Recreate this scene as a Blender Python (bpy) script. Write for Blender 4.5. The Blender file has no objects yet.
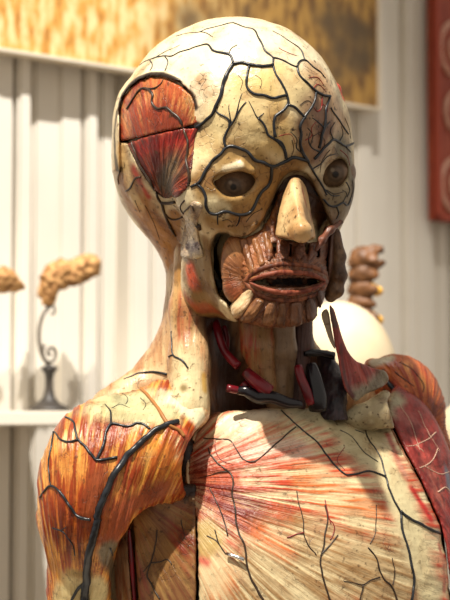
import bpy, bmesh, math, random
import numpy as np
from mathutils import Vector, Matrix, noise as mnoise
random.seed(7)
rng = np.random.default_rng(7)
f32 = np.float32
SC = bpy.context.scene
COL = SC.collection
# ------------------------------------------------------------------ camera model
F = 1800.0; S = 1350.0; D = F/S
CAMZ = 1.5; TILT = math.radians(3.66)
cam_loc = np.array([0, -D, CAMZ])
FW = np.array([0, math.cos(TILT), math.sin(TILT)]); RT = np.array([1., 0, 0])
UP = np.array([0, -math.sin(TILT), math.cos(TILT)])
def sc(d): return (D + d/S)/F                     # metres per photo pixel at depth d
def P(px, py, d):
    t = D + d/S
    return cam_loc + t*(FW + RT*((px-225)/F) - UP*((py-300)/F))
def ray(px, py):
    v = FW + RT*((px-225)/F) - UP*((py-300)/F)
    return v/np.linalg.norm(v)
def project(p):
    q = p - cam_loc
    t = q @ FW
    return 225 + F*(q @ RT)/t, 300 - F*(q @ UP)/t, (t-D)*S
def srgb(h):
    h = h.lstrip('#')
    c = [int(h[i:i+2], 16)/255 for i in (0, 2, 4)]
    return np.array([x/12.92 if x <= .04045 else ((x+.055)/1.055)**2.4 for x in c])
# ------------------------------------------------------------------ numpy noise
def _hash(ix, iy, iz, seed):
    h = (ix.astype(np.uint32)*np.uint32(374761393) + iy.astype(np.uint32)*np.uint32(668265263)
         + iz.astype(np.uint32)*np.uint32(2147483647) + np.uint32(seed*974711 & 0xffffffff))
    h = (h ^ (h >> np.uint32(13)))*np.uint32(1274126177)
    h = (h ^ (h >> np.uint32(16)))*np.uint32(2246822519)
    return ((h ^ (h >> np.uint32(15))) & np.uint32(0xffff)).astype(np.float64)/65535.0
def vnoise(x, y, z, seed=0):
    xi, yi, zi = np.floor(x), np.floor(y), np.floor(z)
    fx, fy, fz = x-xi, y-yi, z-zi
    xi, yi, zi = xi.astype(np.int64), yi.astype(np.int64), zi.astype(np.int64)
    s = lambda t: t*t*t*(t*(t*6-15)+10)
    fx, fy, fz = s(fx), s(fy), s(fz)
    r = 0
    for a in (0, 1):
        for b in (0, 1):
            for c in (0, 1):
                w = (fx if a else 1-fx)*(fy if b else 1-fy)*(fz if c else 1-fz)
                r = r + w*_hash(xi+a, yi+b, zi+c, seed)
    return r
def fbm(x, y, z, seed=0, o=3):
    r = 0; a = 0.5; n = 0
    for k in range(o):
        r = r + a*vnoise(x*2**k, y*2**k, z*2**k, seed+k*17); n += a; a *= .55
    return r/n
def sstep(a, b, x):
    t = np.clip((x-a)/(b-a), 0, 1); return t*t*(3-2*t)
# ------------------------------------------------------------------ signed distance fields
class G:
    """sampling grid over a world box"""
    def __init__(s, pts, vox):
        pts = np.array(pts); lo, hi = pts.min(0), pts.max(0)
        s.v = vox; s.lo = lo
        n = np.ceil((hi-lo)/vox).astype(int)+1
        s.n = n
        ax = [(lo[i]+np.arange(n[i])*vox).astype(f32) for i in range(3)]
        s.X, s.Y, s.Z = np.meshgrid(*ax, indexing='ij')
    def proj(s, m=None):
        X, Y, Z = (s.X, s.Y, s.Z) if m is None else (s.X[m], s.Y[m], s.Z[m])
        qx, qy, qz = X-f32(cam_loc[0]), Y-f32(cam_loc[1]), Z-f32(cam_loc[2])
        t = qy*f32(FW[1])+qz*f32(FW[2])
        return f32(225)+f32(F)*qx/t, f32(300)-f32(F)*(qy*f32(UP[1])+qz*f32(UP[2]))/t
def box_px(x0, x1, y0, y1, d0, d1):
    return [P(x, y, d) for x in (x0, x1) for y in (y0, y1) for d in (d0, d1)]
U = 1/S          # one photo pixel at the model's distance, in metres
def smin(a, b, k):
    k *= U
    h = np.maximum(k-np.abs(a-b), 0)/k
    return np.minimum(a, b)-h*h*f32(k*.25)
def smax(a, b, k): return -smin(-a, -b, k)
def ell(g, c, r, yaw=0, roll=0, pitch=0):
    """ellipsoid, c=(px,py,d), radii px (lateral, depth, vertical)"""
    p = P(*c); k = sc(c[2]); r = [x*k for x in r]
    R = (Matrix.Rotation(math.radians(yaw), 3, 'Z') @ Matrix.Rotation(math.radians(roll), 3, 'Y') @ Matrix.Rotation(math.radians(pitch), 3, 'X')).transposed()
    x, y, z = g.X-f32(p[0]), g.Y-f32(p[1]), g.Z-f32(p[2])
    q = [f32(R[i][0])*x+f32(R[i][1])*y+f32(R[i][2])*z for i in range(3)]
    k0 = np.sqrt((q[0]/f32(r[0]))**2+(q[1]/f32(r[1]))**2+(q[2]/f32(r[2]))**2)
    k1 = np.sqrt((q[0]/f32(r[0]**2))**2+(q[1]/f32(r[1]**2))**2+(q[2]/f32(r[2]**2))**2)
    return k0*(k0-1)/np.maximum(k1, 1e-6)
def cone(g, a, b, ra, rb):
    A, B = P(*a), P(*b); ra *= sc(a[2]); rb *= sc(b[2])
    ab = B-A; L = float(ab@ab)
    x, y, z = g.X-f32(A[0]), g.Y-f32(A[1]), g.Z-f32(A[2])
    h = np.clip((x*f32(ab[0])+y*f32(ab[1])+z*f32(ab[2]))/f32(L), 0, 1)
    return np.sqrt((x-h*f32(ab[0]))**2+(y-h*f32(ab[1]))**2+(z-h*f32(ab[2]))**2)-(f32(ra)+h*f32(rb-ra))
def chain(g, pts, k=6):
    """smooth chain of cones; pts (px,py,d,r)"""
    r = None
    for a, b in zip(pts[:-1], pts[1:]):
        c = cone(g, a[:3], b[:3], a[3], b[3])
        r = c if r is None else smin(r, c, k)
    return r
def poly2(px, py, poly):
    """2-D signed distance (px) to polygon"""
    d = np.full(px.shape, 1e9, f32); ins = np.zeros(px.shape, bool)
    n = len(poly)
    for i in range(n):
        x0, y0 = poly[i]; x1, y1 = poly[(i+1) % n]
        ex, ey = x1-x0, y1-y0
        wx, wy = px-f32(x0), py-f32(y0)
        h = np.clip((wx*f32(ex)+wy*f32(ey))/f32(ex*ex+ey*ey+1e-9), 0, 1)
        d = np.minimum(d, (wx-h*f32(ex))**2+(wy-h*f32(ey))**2)
        c = (y0 <= py) != (y1 <= py)
        ins ^= c & (px < f32(x0)+(py-f32(y0))*f32(ex/(ey if abs(ey) > 1e-9 else 1e-9)))
    d = np.sqrt(d)
    return np.where(ins, -d, d)
def cr(poly, n=4):
    """Catmull-Rom closed smoothing of an outline"""
    out = []; m = len(poly)
    for i in range(m):
        p0, p1, p2, p3 = (np.array(poly[(i+j) % m], float) for j in (-1, 0, 1, 2))
        for t in np.arange(n)/n:
            out.append(tuple(.5*((2*p1)+(-p0+p2)*t+(2*p0-5*p1+4*p2-p3)*t*t+(-p0+3*p1-3*p2+p3)*t**3)))
    return out
def prism(g, poly, near, band, dlim=None):
    m = np.abs(near) < band*U
    if dlim is not None: m &= (g.Y-f32(cam_loc[1]))*f32(FW[1])+(g.Z-f32(cam_loc[2]))*f32(FW[2]) < f32(D+dlim/S)
    out = np.full(near.shape, 1e3, f32)
    px, py = g.proj(m)
    out[m] = poly2(px, py, poly)*f32(U)
    if dlim is not None:
        t = (g.Y[m]-f32(cam_loc[1]))*f32(FW[1])+(g.Z[m]-f32(cam_loc[2]))*f32(FW[2])
        out[m] = np.maximum(out[m], t-f32(D+dlim/S))
    return out
def carve(g, s, poly, depth, soft=3, dlim=0):
    """sink the surface by depth px inside the outline, on the side nearer than dlim"""
    pr = prism(g, poly, s, depth+14, dlim)
    return smax(s, np.minimum(-pr, s+f32(depth*U)), soft)
def shell(g, s, poly, off, thick, soft=3):
    """a plate that follows solid s, raised by off px, thick px deep, cut to the outline"""
    pr = prism(g, poly, s, abs(off)+thick+12)
    a = np.maximum(s-f32(off*U), -(s-f32((off-thick)*U)))
    return smax(a, pr, soft)
class Sub:
    """a window of a grid, with its slices"""
    def __init__(s, g, *b):
        pts = np.array(box_px(*b)); i0 = np.clip(np.floor((pts.min(0)-g.lo)/g.v).astype(int), 0, g.n-2); i1 = np.clip(np.ceil((pts.max(0)-g.lo)/g.v).astype(int)+1, i0+2, g.n)
        s.sl = tuple(slice(a, b) for a, b in zip(i0, i1)); s.v = g.v; s.lo = g.lo+i0*g.v; s.n = i1-i0
        s.X, s.Y, s.Z = g.X[s.sl], g.Y[s.sl], g.Z[s.sl]
    proj = G.proj
def surface_nets(g, V):
    v = g.v; V = V.astype(f32)
    ins = V < 0
    nx, ny, nz = V.shape
    cnt = np.zeros((nx-1, ny-1, nz-1), np.int8)
    for a in (0, 1):
        for b in (0, 1):
            for c in (0, 1):
                cnt += ins[a:nx-1+a, b:ny-1+b, c:nz-1+c]
    act = (cnt > 0) & (cnt < 8)
    I = np.argwhere(act)
    idx = np.full(act.shape, -1, np.int64); idx[act] = np.arange(len(I))
    acc = np.zeros((len(I), 3)); num = np.zeros(len(I))
    cs = [(a, b, c) for a in (0, 1) for b in (0, 1) for c in (0, 1)]
    for p in cs:
        for ax in range(3):
            if p[ax]: continue
            q = list(p); q[ax] = 1
            va = V[I[:, 0]+p[0], I[:, 1]+p[1], I[:, 2]+p[2]]; vb = V[I[:, 0]+q[0], I[:, 1]+q[1], I[:, 2]+q[2]]
            m = (va < 0) != (vb < 0)
            t = np.where(m, va/np.where(m, va-vb, 1), 0)
            pt = np.tile(np.array(p, float), (len(I), 1)); pt[:, ax] += t
            acc[m] += pt[m]; num[m] += 1
    verts = g.lo+(I+acc/num[:, None])*v
    faces = []
    for ax in range(3):
        sl0 = [slice(1, -1)]*3; sl1 = [slice(1, -1)]*3
        sl0[ax] = slice(0, -1); sl1[ax] = slice(1, None)
        A, B = ins[tuple(sl0)], ins[tuple(sl1)]
        ch = np.argwhere(A != B)
        if not len(ch): continue
        up = A[tuple(ch.T)]
        base = ch.copy(); o1, o2 = [(1, 2), (2, 0), (0, 1)][ax]
        base[:, o1] += 1; base[:, o2] += 1
        def cell(da, db):
            k = base.copy(); k[:, o1] -= da; k[:, o2] -= db
            return idx[tuple(k.T)]
        q = np.stack([cell(1, 1), cell(0, 1), cell(0, 0), cell(1, 0)], 1)
        q[~up] = q[~up][:, ::-1]
        faces.append(q)
    return verts, np.concatenate(faces)
# ------------------------------------------------------------------ mesh helpers
ROOT = None
def mesh_from(name, verts, faces, mat, parent=None, smooth=True):
    me = bpy.data.meshes.new(name)
    if isinstance(faces, np.ndarray):
        n = len(faces); k = faces.shape[1]
        me.vertices.add(len(verts)); me.vertices.foreach_set('co', np.asarray(verts, f32).ravel())
        me.loops.add(n*k); me.loops.foreach_set('vertex_index', faces.astype(np.int32).ravel())
        me.polygons.add(n); me.polygons.foreach_set('loop_start', (np.arange(n)*k).astype(np.int32))
        me.update(calc_edges=True); me.validate()
    else:
        me.from_pydata([tuple(v) for v in verts], [], faces); me.update()
    if smooth: me.polygons.foreach_set('use_smooth', np.ones(len(me.polygons), bool))
    me.materials.append(mat)
    o = bpy.data.objects.new(name, me); COL.objects.link(o)
    if parent is not None:
        o.parent = parent
        if parent is ROOT: o.location = -Vector(ROOT.location)
    return o
def tag(o, label, cat, group=None):
    o['label'] = label; o['category'] = cat
    if group: o['group'] = group
    return o
def empty(name, loc, label=None, cat=None, group=None):
    o = bpy.data.objects.new(name, None); COL.objects.link(o); o.location = loc
    o.empty_display_size = .05
    if label: tag(o, label, cat, group)
    return o
# ------------------------------------------------------------------ materials
def new_mat(name):
    m = bpy.data.materials.new(name); m.use_nodes = True
    nt = m.node_tree; nt.nodes.clear()
    out = nt.nodes.new('ShaderNodeOutputMaterial'); b = nt.nodes.new('ShaderNodeBsdfPrincipled')
    nt.links.new(b.outputs[0], out.inputs[0])
    return m, nt, b
def node(nt, t, **kw):
    n = nt.nodes.new(t)
    for k, v in kw.items():
        if k.startswith('i_'): n.inputs[int(k[2:])].default_value = v
        else: setattr(n, k, v)
    return n
def mixc(nt, fac, a, b, mode='MIX'):
    n = nt.nodes.new('ShaderNodeMix'); n.data_type = 'RGBA'; n.blend_type = mode
    for s, v in ((n.inputs[0], fac), (n.inputs[6], a), (n.inputs[7], b)):
        if isinstance(v, bpy.types.NodeSocket): nt.links.new(v, s)
        else: s.default_value = (*v, 1) if hasattr(v, '__len__') and len(v) == 3 else v
    return n.outputs[2]
def ramp(nt, src, a, b):
    n = nt.nodes.new('ShaderNodeMapRange'); n.interpolation_type = 'SMOOTHSTEP'
    nt.links.new(src, n.inputs[0]); n.inputs[1].default_value = a; n.inputs[2].default_value = b
    return n.outputs[0]
def math_(nt, op, a, b=None):
    n = nt.nodes.new('ShaderNodeMath'); n.operation = op
    for i, v in enumerate((a, b)):
        if v is None: continue
        if isinstance(v, bpy.types.NodeSocket): nt.links.new(v, n.inputs[i])
        else: n.inputs[i].default_value = v
    return n.outputs[0]
def painted_material():
    """varnished painted plaster: colour and fibre direction come from each part's own attributes"""
    m, nt, b = new_mat('painted_plaster'); L = nt.links
    ca = node(nt, 'ShaderNodeAttribute', attribute_name='colA').outputs[0]
    cb = node(nt, 'ShaderNodeAttribute', attribute_name='colB').outputs[0]
    fb = node(nt, 'ShaderNodeAttribute', attribute_name='fib')
    mk = node(nt, 'ShaderNodeAttribute', attribute_name='msk')
    sx = node(nt, 'ShaderNodeSeparateXYZ'); L.new(mk.outputs[1], sx.inputs[0])   # stripe mask, stripe amount, dirt
    n1 = node(nt, 'ShaderNodeTexNoise'); n1.inputs['Scale'].default_value = 1.0; n1.inputs['Detail'].default_value = 3
    L.new(fb.outputs[1], n1.inputs['Vector'])
    fine = ramp(nt, n1.outputs[0], .42, .62)
    amt = math_(nt, 'MULTIPLY', fine, sx.outputs[1])
    tot = math_(nt, 'ADD', math_(nt, 'MULTIPLY', amt, .55), sx.outputs[0])
    tot.node.use_clamp = True
    c = mixc(nt, tot, ca, cb)
    rd = math_(nt, 'ABSOLUTE', math_(nt, 'SUBTRACT', n1.outputs[0], .47))
    rd = math_(nt, 'MULTIPLY', ramp(nt, rd, .028, .0), math_(nt, 'MULTIPLY', sx.outputs[1], .45))
    c = mixc(nt, rd, c, srgb('3a1e10'))
    tc = node(nt, 'ShaderNodeTexCoord')
    # age spots and fine craquelure
    ns = node(nt, 'ShaderNodeTexNoise'); ns.inputs['Scale'].default_value = 260; ns.inputs['Detail'].default_value = 4
    L.new(tc.outputs[3], ns.inputs['Vector'])
    sp = ramp(nt, ns.outputs[0], .60, .72)
    nb = node(nt, 'ShaderNodeTexNoise'); nb.inputs['Scale'].default_value = 55; nb.inputs['Detail'].default_value = 5
    L.new(tc.outputs[3], nb.inputs['Vector'])
    bl = ramp(nt, nb.outputs[0], .45, .75)
    c = mixc(nt, math_(nt, 'MULTIPLY', math_(nt, 'MULTIPLY', sp, sx.outputs[2]), .9), c, srgb('4a3218'), 'MIX')
    c = mixc(nt, math_(nt, 'MULTIPLY', math_(nt, 'MULTIPLY', bl, sx.outputs[2]), .7), c, srgb('a5763c'), 'MULTIPLY')
    vo = node(nt, 'ShaderNodeTexVoronoi', feature='DISTANCE_TO_EDGE'); vo.inputs['Scale'].default_value = 130
    wob = node(nt, 'ShaderNodeVectorMath', operation='ADD'); L.new(tc.outputs[3], wob.inputs[0])
    wsc = node(nt, 'ShaderNodeVectorMath', operation='SCALE'); L.new(nb.outputs[1], wsc.inputs[0]); wsc.inputs[3].default_value = .012
    L.new(wsc.outputs[0], wob.inputs[1]); L.new(wob.outputs[0], vo.inputs['Vector'])
    crk = ramp(nt, vo.outputs[0], .035, .0)
    crk = math_(nt, 'MULTIPLY', math_(nt, 'MULTIPLY', crk, bl), sx.outputs[2])
    c = mixc(nt, math_(nt, 'MULTIPLY', crk, .85), c, srgb('3a2616'))
    L.new(c, b.inputs['Base Color'])
    r = node(nt, 'ShaderNodeMapRange'); L.new(nb.outputs[0], r.inputs[0]); r.inputs[3].default_value = .24; r.inputs[4].default_value = .5
    L.new(r.outputs[0], b.inputs['Roughness'])
    b.inputs['Specular IOR Level'].default_value = .45
    h = math_(nt, 'ADD', math_(nt, 'MULTIPLY', n1.outputs[0], math_(nt, 'MULTIPLY', sx.outputs[1], 1.0)), math_(nt, 'MULTIPLY', ns.outputs[0], .35))
    h = math_(nt, 'SUBTRACT', h, math_(nt, 'MULTIPLY', crk, .4))
    bp = node(nt, 'ShaderNodeBump'); bp.inputs['Strength'].default_value = .8; bp.inputs['Distance'].default_value = .0014
    L.new(h, bp.inputs['Height']); L.new(bp.outputs[0], b.inputs['Normal'])
    return m
def plain(name, col, rough=.5, spec=.5, metal=0, nz=0, col2=None, scale=80, bump=0, coat=0):
    m, nt, b = new_mat(name)
    c = srgb(col) if isinstance(col, str) else col
    b.inputs['Base Color'].default_value = (*c, 1)
    b.inputs['Roughness'].default_value = rough; b.inputs['Specular IOR Level'].default_value = spec; b.inputs['Metallic'].default_value = metal
    b.inputs['Coat Weight'].default_value = coat
    if nz or bump:
        tc = node(nt, 'ShaderNodeTexCoord'); n = node(nt, 'ShaderNodeTexNoise'); n.inputs['Scale'].default_value = scale; n.inputs['Detail'].default_value = 5
        nt.links.new(tc.outputs[3], n.inputs['Vector'])
        if nz:
            nt.links.new(mixc(nt, math_(nt, 'MULTIPLY', ramp(nt, n.outputs[0], .35, .7), nz), c, srgb(col2)), b.inputs['Base Color'])
        if bump:
            bp = node(nt, 'ShaderNodeBump'); bp.inputs['Strength'].default_value = bump; bp.inputs['Distance'].default_value = .002
            nt.links.new(n.outputs[0], bp.inputs['Height']); nt.links.new(bp.outputs[0], b.inputs['Normal'])
    return m
PAINT = painted_material()
VEIN = plain('vein_blue_black', '15171b', .35, .5, nz=.8, col2='2a2f37', scale=120, bump=.4)
VEINB = plain('vein_brown_black', '2a1c12', .4, .5, nz=.7, col2='4a3420', scale=150)
VEINR = plain('artery_red', '8e1f1c', .35, .5, nz=.6, col2='5a1413', scale=150)
VEINC = plain('vein_cream', 'd8b7a0', .4, .5)
ARTERY = plain('artery_crimson_gloss', '7a1220', .3, .5, nz=.7, col2='3c0a12', scale=90, bump=.3)
BLACKV = plain('vein_black_gloss', '0d0b10', .25, .5, nz=.6, col2='1e1a24', scale=70, bump=.3)
# ------------------------------------------------------------------ sculpted parts
def hit(objs, px, py):
    o0 = Vector(cam_loc); dr = Vector(ray(px, py)); best = None
    for o in objs:
        M = o.matrix_world.inverted()
        ok, loc, nor, _ = o.ray_cast(M @ o0, dr)
        if ok:
            loc = o.matrix_world @ loc
            t = (loc-o0).length
            if best is None or t < best[0]: best = (t, loc, nor)
    return None if best is None else (np.array(best[1]), np.array(best[2]))
def dist_poly3(V, pts):
    d = np.full(len(V), 1e9)
    if len(pts) == 1: return np.linalg.norm(V-pts[0], axis=1)
    for a, b in zip(pts[:-1], pts[1:]):
        ab = b-a; w = V-a
        h = np.clip(w@ab/max(ab@ab, 1e-12), 0, 1)
        d = np.minimum(d, np.linalg.norm(w-h[:, None]*ab, axis=1))
    return d
def sculpt(name, g, sdf, parent, A, B=None, fan=None, width=5, length=45, amt=0, dirt=.6, relief=0, rough=0, dabs=(), thr=(.46, .6), mat=None):
    """turn a field into a painted mesh part.  fan=(px,py) the point the fibres spread from;
    dabs: (channel, points, radius, colour-or-value, softness)"""
    V, Q = surface_nets(g, sdf)
    if len(V) < 25000:                      # keep the one connected piece
        lab = np.arange(len(V))
        while True:
            old = lab.copy(); m = lab[Q].min(1)
            for c in range(4): np.minimum.at(lab, Q[:, c], m)
            lab = lab[lab]
            if (lab == old).all(): break
        top = np.bincount(lab).argmax(); keep = lab == top; ren = np.cumsum(keep)-1
        Q = ren[Q[keep[Q[:, 0]]]]; V = V[keep]
    px, py, dd = project(V)
    Bc = B or A
    # fibre coordinates about the fan point, in the model's frontal plane
    if fan:
        c = P(fan[0], fan[1], 0)
        dx, dz = V[:, 0]-c[0], V[:, 2]-c[2]
        rad = np.hypot(dx, dz)*S
        ref = fan[2] if len(fan) > 2 else 120
        ang = np.arctan2(dz, dx)
        if len(fan) > 3: ang = ang + fan[3]*rad/100.0
        u = ang*ref/width; vv = rad/length
    else:
        u = V[:, 0]*S/width; vv = V[:, 2]*S/length
    w = V[:, 1]*S/60
    n1 = fbm(u, vv, w, 3, 2); n1b = fbm(u*.35, vv*.6, w, 9, 2)
    n0 = fbm(V[:, 0]*S/18, V[:, 1]*S/18, V[:, 2]*S/18, 5, 3)
    # normals for relief
    me = mesh_from(name, V, Q, mat or PAINT, parent)
    N = np.empty(len(me.data.vertices)*3, f32); me.data.vertices.foreach_get('normal', N); N = N.reshape(-1, 3)
    bpy.context.view_layer.update()
    colA = np.tile(srgb(A), (len(V), 1)); colB = np.tile(srgb(Bc), (len(V), 1))
    am = np.full(len(V), float(amt)); dt = np.full(len(V), float(dirt)); rl = np.full(len(V), float(relief))
    for db in dabs:
        ch, pts, r, val = db[:4]; soft = db[4] if len(db) > 4 else .5
        p3 = []
        for q in pts:
            hh = hit([me], *q)
            if hh is not None: p3.append(hh[0])
        if not p3: continue
        d = dist_poly3(V, p3)*S
        d = d+(n0-.5)*r*.9*min(1, soft*1.6)
        k = 1-sstep(r*(1-soft), r*(1+soft*.5), d)
        if ch == 'A': colA += (srgb(val)-colA)*k[:, None]
        elif ch == 'B': colB += (srgb(val)-colB)*k[:, None]
        elif ch == 'AB':
            colA += (srgb(val)-colA)*k[:, None]; colB += (srgb(val)-colB)*k[:, None]
        elif ch == 'amt': am += (val-am)*k; rl += (val*relief-rl)*k
        elif ch == 'dirt': dt += (val-dt)*k
    stripe = sstep(thr[0], thr[1], n1*.7+n1b*.3)*am
    disp = ((n1-.5)*rl+(n0-.5)*rough)*U
    V2 = V+N*disp[:, None]
    me.data.vertices.foreach_set('co', V2.astype(f32).ravel())
    # small tone wander
    tone = (.88+.24*n0)[:, None]; colA *= tone; colB *= tone
    one = np.ones((len(V), 1))
    for nm, arr in (('colA', colA), ('colB', colB)):
        at = me.data.attributes.new(nm, 'FLOAT_COLOR', 'POINT'); at.data.foreach_set('color', np.hstack([np.clip(arr, 0, 1), one]).astype(f32).ravel())
    at = me.data.attributes.new('fib', 'FLOAT_VECTOR', 'POINT'); at.data.foreach_set('vector', np.stack([u*1.6, vv*2.0, w], 1).astype(f32).ravel())
    at = me.data.attributes.new('msk', 'FLOAT_VECTOR', 'POINT'); at.data.foreach_set('vector', np.stack([stripe*.8, am, dt], 1).astype(f32).ravel())
    me.data.update(); bpy.context.view_layer.update()
    return me
def spline(pts, step=2.0):
    pts = [np.array(p, float) for p in pts]
    if len(pts) < 3:
        n = max(2, int(np.linalg.norm(pts[1]-pts[0])/step)); return [pts[0]+(pts[1]-pts[0])*t for t in np.linspace(0, 1, n)]
    out = []; m = len(pts)
    for i in range(m-1):
        p0 = pts[max(i-1, 0)]; p1, p2 = pts[i], pts[i+1]; p3 = pts[min(i+2, m-1)]
        n = max(2, int(np.linalg.norm(p2-p1)/step))
        for t in np.arange(n)/n:
            out.append(.5*((2*p1)+(-p0+p2)*t+(2*p0-5*p1+4*p2-p3)*t*t+(-p0+3*p1-3*p2+p3)*t**3))
    out.append(pts[-1]); return out
def tube_geo(c, r, nseg=7, flat=1.0, nrm=None):
    """swept tube: centres c (n,3), radii r (n); flat<1 squashes it along nrm"""
    c = np.asarray(c); n = len(c); V = []; Fc = []
    T = np.gradient(c, axis=0); T /= np.maximum(np.linalg.norm(T, axis=1), 1e-9)[:, None]
    up = np.array([0.13, -.97, .2])
    for i in range(n):
        a = nrm[i] if nrm is not None else up
        b1 = a-T[i]*(a@T[i]); b1 = b1/max(np.linalg.norm(b1), 1e-9); b2 = np.cross(T[i], b1)
        for k in range(nseg):
            t = 2*math.pi*k/nseg
            V.append(c[i]+r[i]*(flat*b1*math.cos(t)+b2*math.sin(t)))
    for i in range(n-1):
        for k in range(nseg):
            k2 = (k+1) % nseg
            Fc.append((i*nseg+k, i*nseg+k2, (i+1)*nseg+k2, (i+1)*nseg+k))
    Fc.append(tuple(range(nseg))[::-1]); Fc.append(tuple((n-1)*nseg+k for k in range(nseg)))
    return V, Fc
def vessel(name, targets, paths, mat, parent, wig=.5, sink=.35, lift=0, label=None, flat=1.0, nseg=7, thin=.82, jump=14):
    """one vessel (with its branches) lying on the surface; paths: list of (points, r0, r1)"""
    AV, AF = [], []
    for pts, r0, r1 in paths:
        q = spline(pts, 1.6); cc = []; nn = []; rr = []
        n = len(q); ph = random.random()*50; last = None
        for i, (x, y) in enumerate(q):
            t = i/max(1, n-1)
            wx = (mnoise.noise((ph, i*.22, 0)))*wig*1.6; wy = (mnoise.noise((ph, i*.22, 9)))*wig*1.6
            h = hit(targets, x+wx, y+wy)
            if h is None: continue
            if last is not None and np.linalg.norm(h[0]-last) > jump*U: 
                if len(cc) > 3: break
                cc, nn, rr = [], [], []
            last = h[0]
            r = (r0+(r1-r0)*t)*thin*(1+(.18 if r0 < 3 else .07)*mnoise.noise((ph, i*.35, 4)))*U
            cc.append(h[0]+h[1]*(r*(sink)+lift*U)); nn.append(h[1]); rr.append(r)
        if len(cc) < 3: continue
        cc = np.array(cc)
        for _ in range(2): cc[1:-1] = .5*cc[1:-1]+.25*(cc[:-2]+cc[2:])
        v, f = tube_geo(cc, rr, nseg, flat, np.array(nn))
        o = len(AV); AV += v; AF += [tuple(i+o for i in fc) for fc in f]
    if not AV: return None
    ob = mesh_from(name, AV, AF, mat, parent)
    if label: ob['label'] = label
    return ob
exec_parts = []
# =================================================================== THE BUST
ROOT = empty('anatomical_bust', Vector(P(250, 700, 40)),
             'painted anatomical bust of a skinned person showing muscles and black veins, head turned aside', 'anatomical model')
YAW = 30
cY, sY = math.cos(math.radians(YAW)), math.sin(math.radians(YAW))
def H(l, f, py): return (228+l*cY+f*sY, py, 10+l*sY-f*cY)
VX = 1.45*U
CREAM, TAN, SHADE = 'e9d9b0', 'b98f58', '8a6238'
# ---- head
def head_field(g):
    s = ell(g, H(0, 0, 128), (104, 138, 109), YAW)
    s = smin(s, ell(g, (181, 176, 38), (62, 66, 64), YAW), 30)
    s = smin(s, cone(g, (200, 205, 50), (212, 300, 48), 52, 38), 28)
    s = smin(s, ell(g, H(-50, 70, 188), (46, 42, 50), YAW), 22)
    s = smin(s, ell(g, H(53, 72, 190), (45, 40, 48), YAW), 22)
    s = smin(s, ell(g, H(60, 40, 150), (44, 60, 58), YAW), 26)
    j = ell(g, H(9, 50, 258), (74, 77, 70), YAW)
    j = smin(j, ell(g, (204, 280, -16), (23, 40, 40), 0), 14)
    j = smin(j, ell(g, H(2, 86, 298), (50, 44, 32), YAW), 22)
    return smin(s, j, 24)
gh = G(box_px(105, 368, 8, 335, -190, 175), VX)
hs = head_field(gh)
JAWCUT = [(100, 296), (168, 296), (183, 309), (200, 317), (225, 321), (250, 324), (285, 327), (308, 327), (322, 319), (331, 309), (345, 300), (420, 300), (420, 420), (100, 420)]
LOWER = cr([(213, 239), (222, 232), (240, 237), (257, 229), (268, 212), (278, 188), (288, 175), (297, 171), (307, 175), (315, 189), (323, 206), (329, 222), (330, 236), (328, 262), (326, 300), (322, 312), (316, 322), (300, 330), (262, 330), (240, 322), (228, 305), (218, 292), (212, 262)], 3)
TEMPLE = [(119, 108), (121, 96), (128, 85), (138, 78), (150, 74), (163, 74), (175, 80), (186, 87), (192, 95), (194, 108), (194, 125), (192, 142), (190, 158), (188, 174), (184, 186), (175, 195), (164, 198), (154, 190), (144, 175), (135, 159), (128, 143), (118, 143)]
EYE_L = cr([(213, 182), (219, 175), (229, 170), (240, 169), (250, 173), (255, 180), (250, 190), (241, 196), (229, 197), (220, 192)], 3)
EYE_R = cr([(323, 178), (327, 167), (336, 159), (343, 160), (347, 168), (346, 179), (340, 186), (331, 187), (325, 184)], 3)
def cut(g, s, poly, soft=3):          # remove everything inside the outline
    px, py = g.proj(); return smax(s, -poly2(px, py, poly)*f32(U), soft)
base = hs.copy()
hd = cut(gh, hs, JAWCUT, 4)
hd = carve(gh, hd, LOWER, 13, 5)
hd = carve(gh, hd, [(213, 242), (217, 234), (228, 233), (230, 244), (224, 262), (226, 285), (219, 294), (214, 276)], 26, 3, -20)
hd = carve(gh, hd, cr([(262, 232), (272, 205), (284, 180), (297, 174), (309, 181), (318, 200), (327, 224), (318, 238), (275, 240)], 2), 34, 4, -52)
hd = carve(gh, hd, TEMPLE, 6, 2, 90)
hd = carve(gh, hd, EYE_L, 60, 4, -62); hd = carve(gh, hd, EYE_R, 60, 4, -8)
# skull-cap flap standing proud behind the temple
cap = shell(gh, base, [(112, 112), (117, 96), (126, 83), (137, 75), (150, 71), (164, 71), (175, 76), (180, 80), (175, 81), (163, 76), (150, 76), (139, 80), (129, 88), (122, 98), (119, 110), (120, 172), (113, 172)], 4, 10, 2)
hd = smin(hd, cap, 3)
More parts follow.
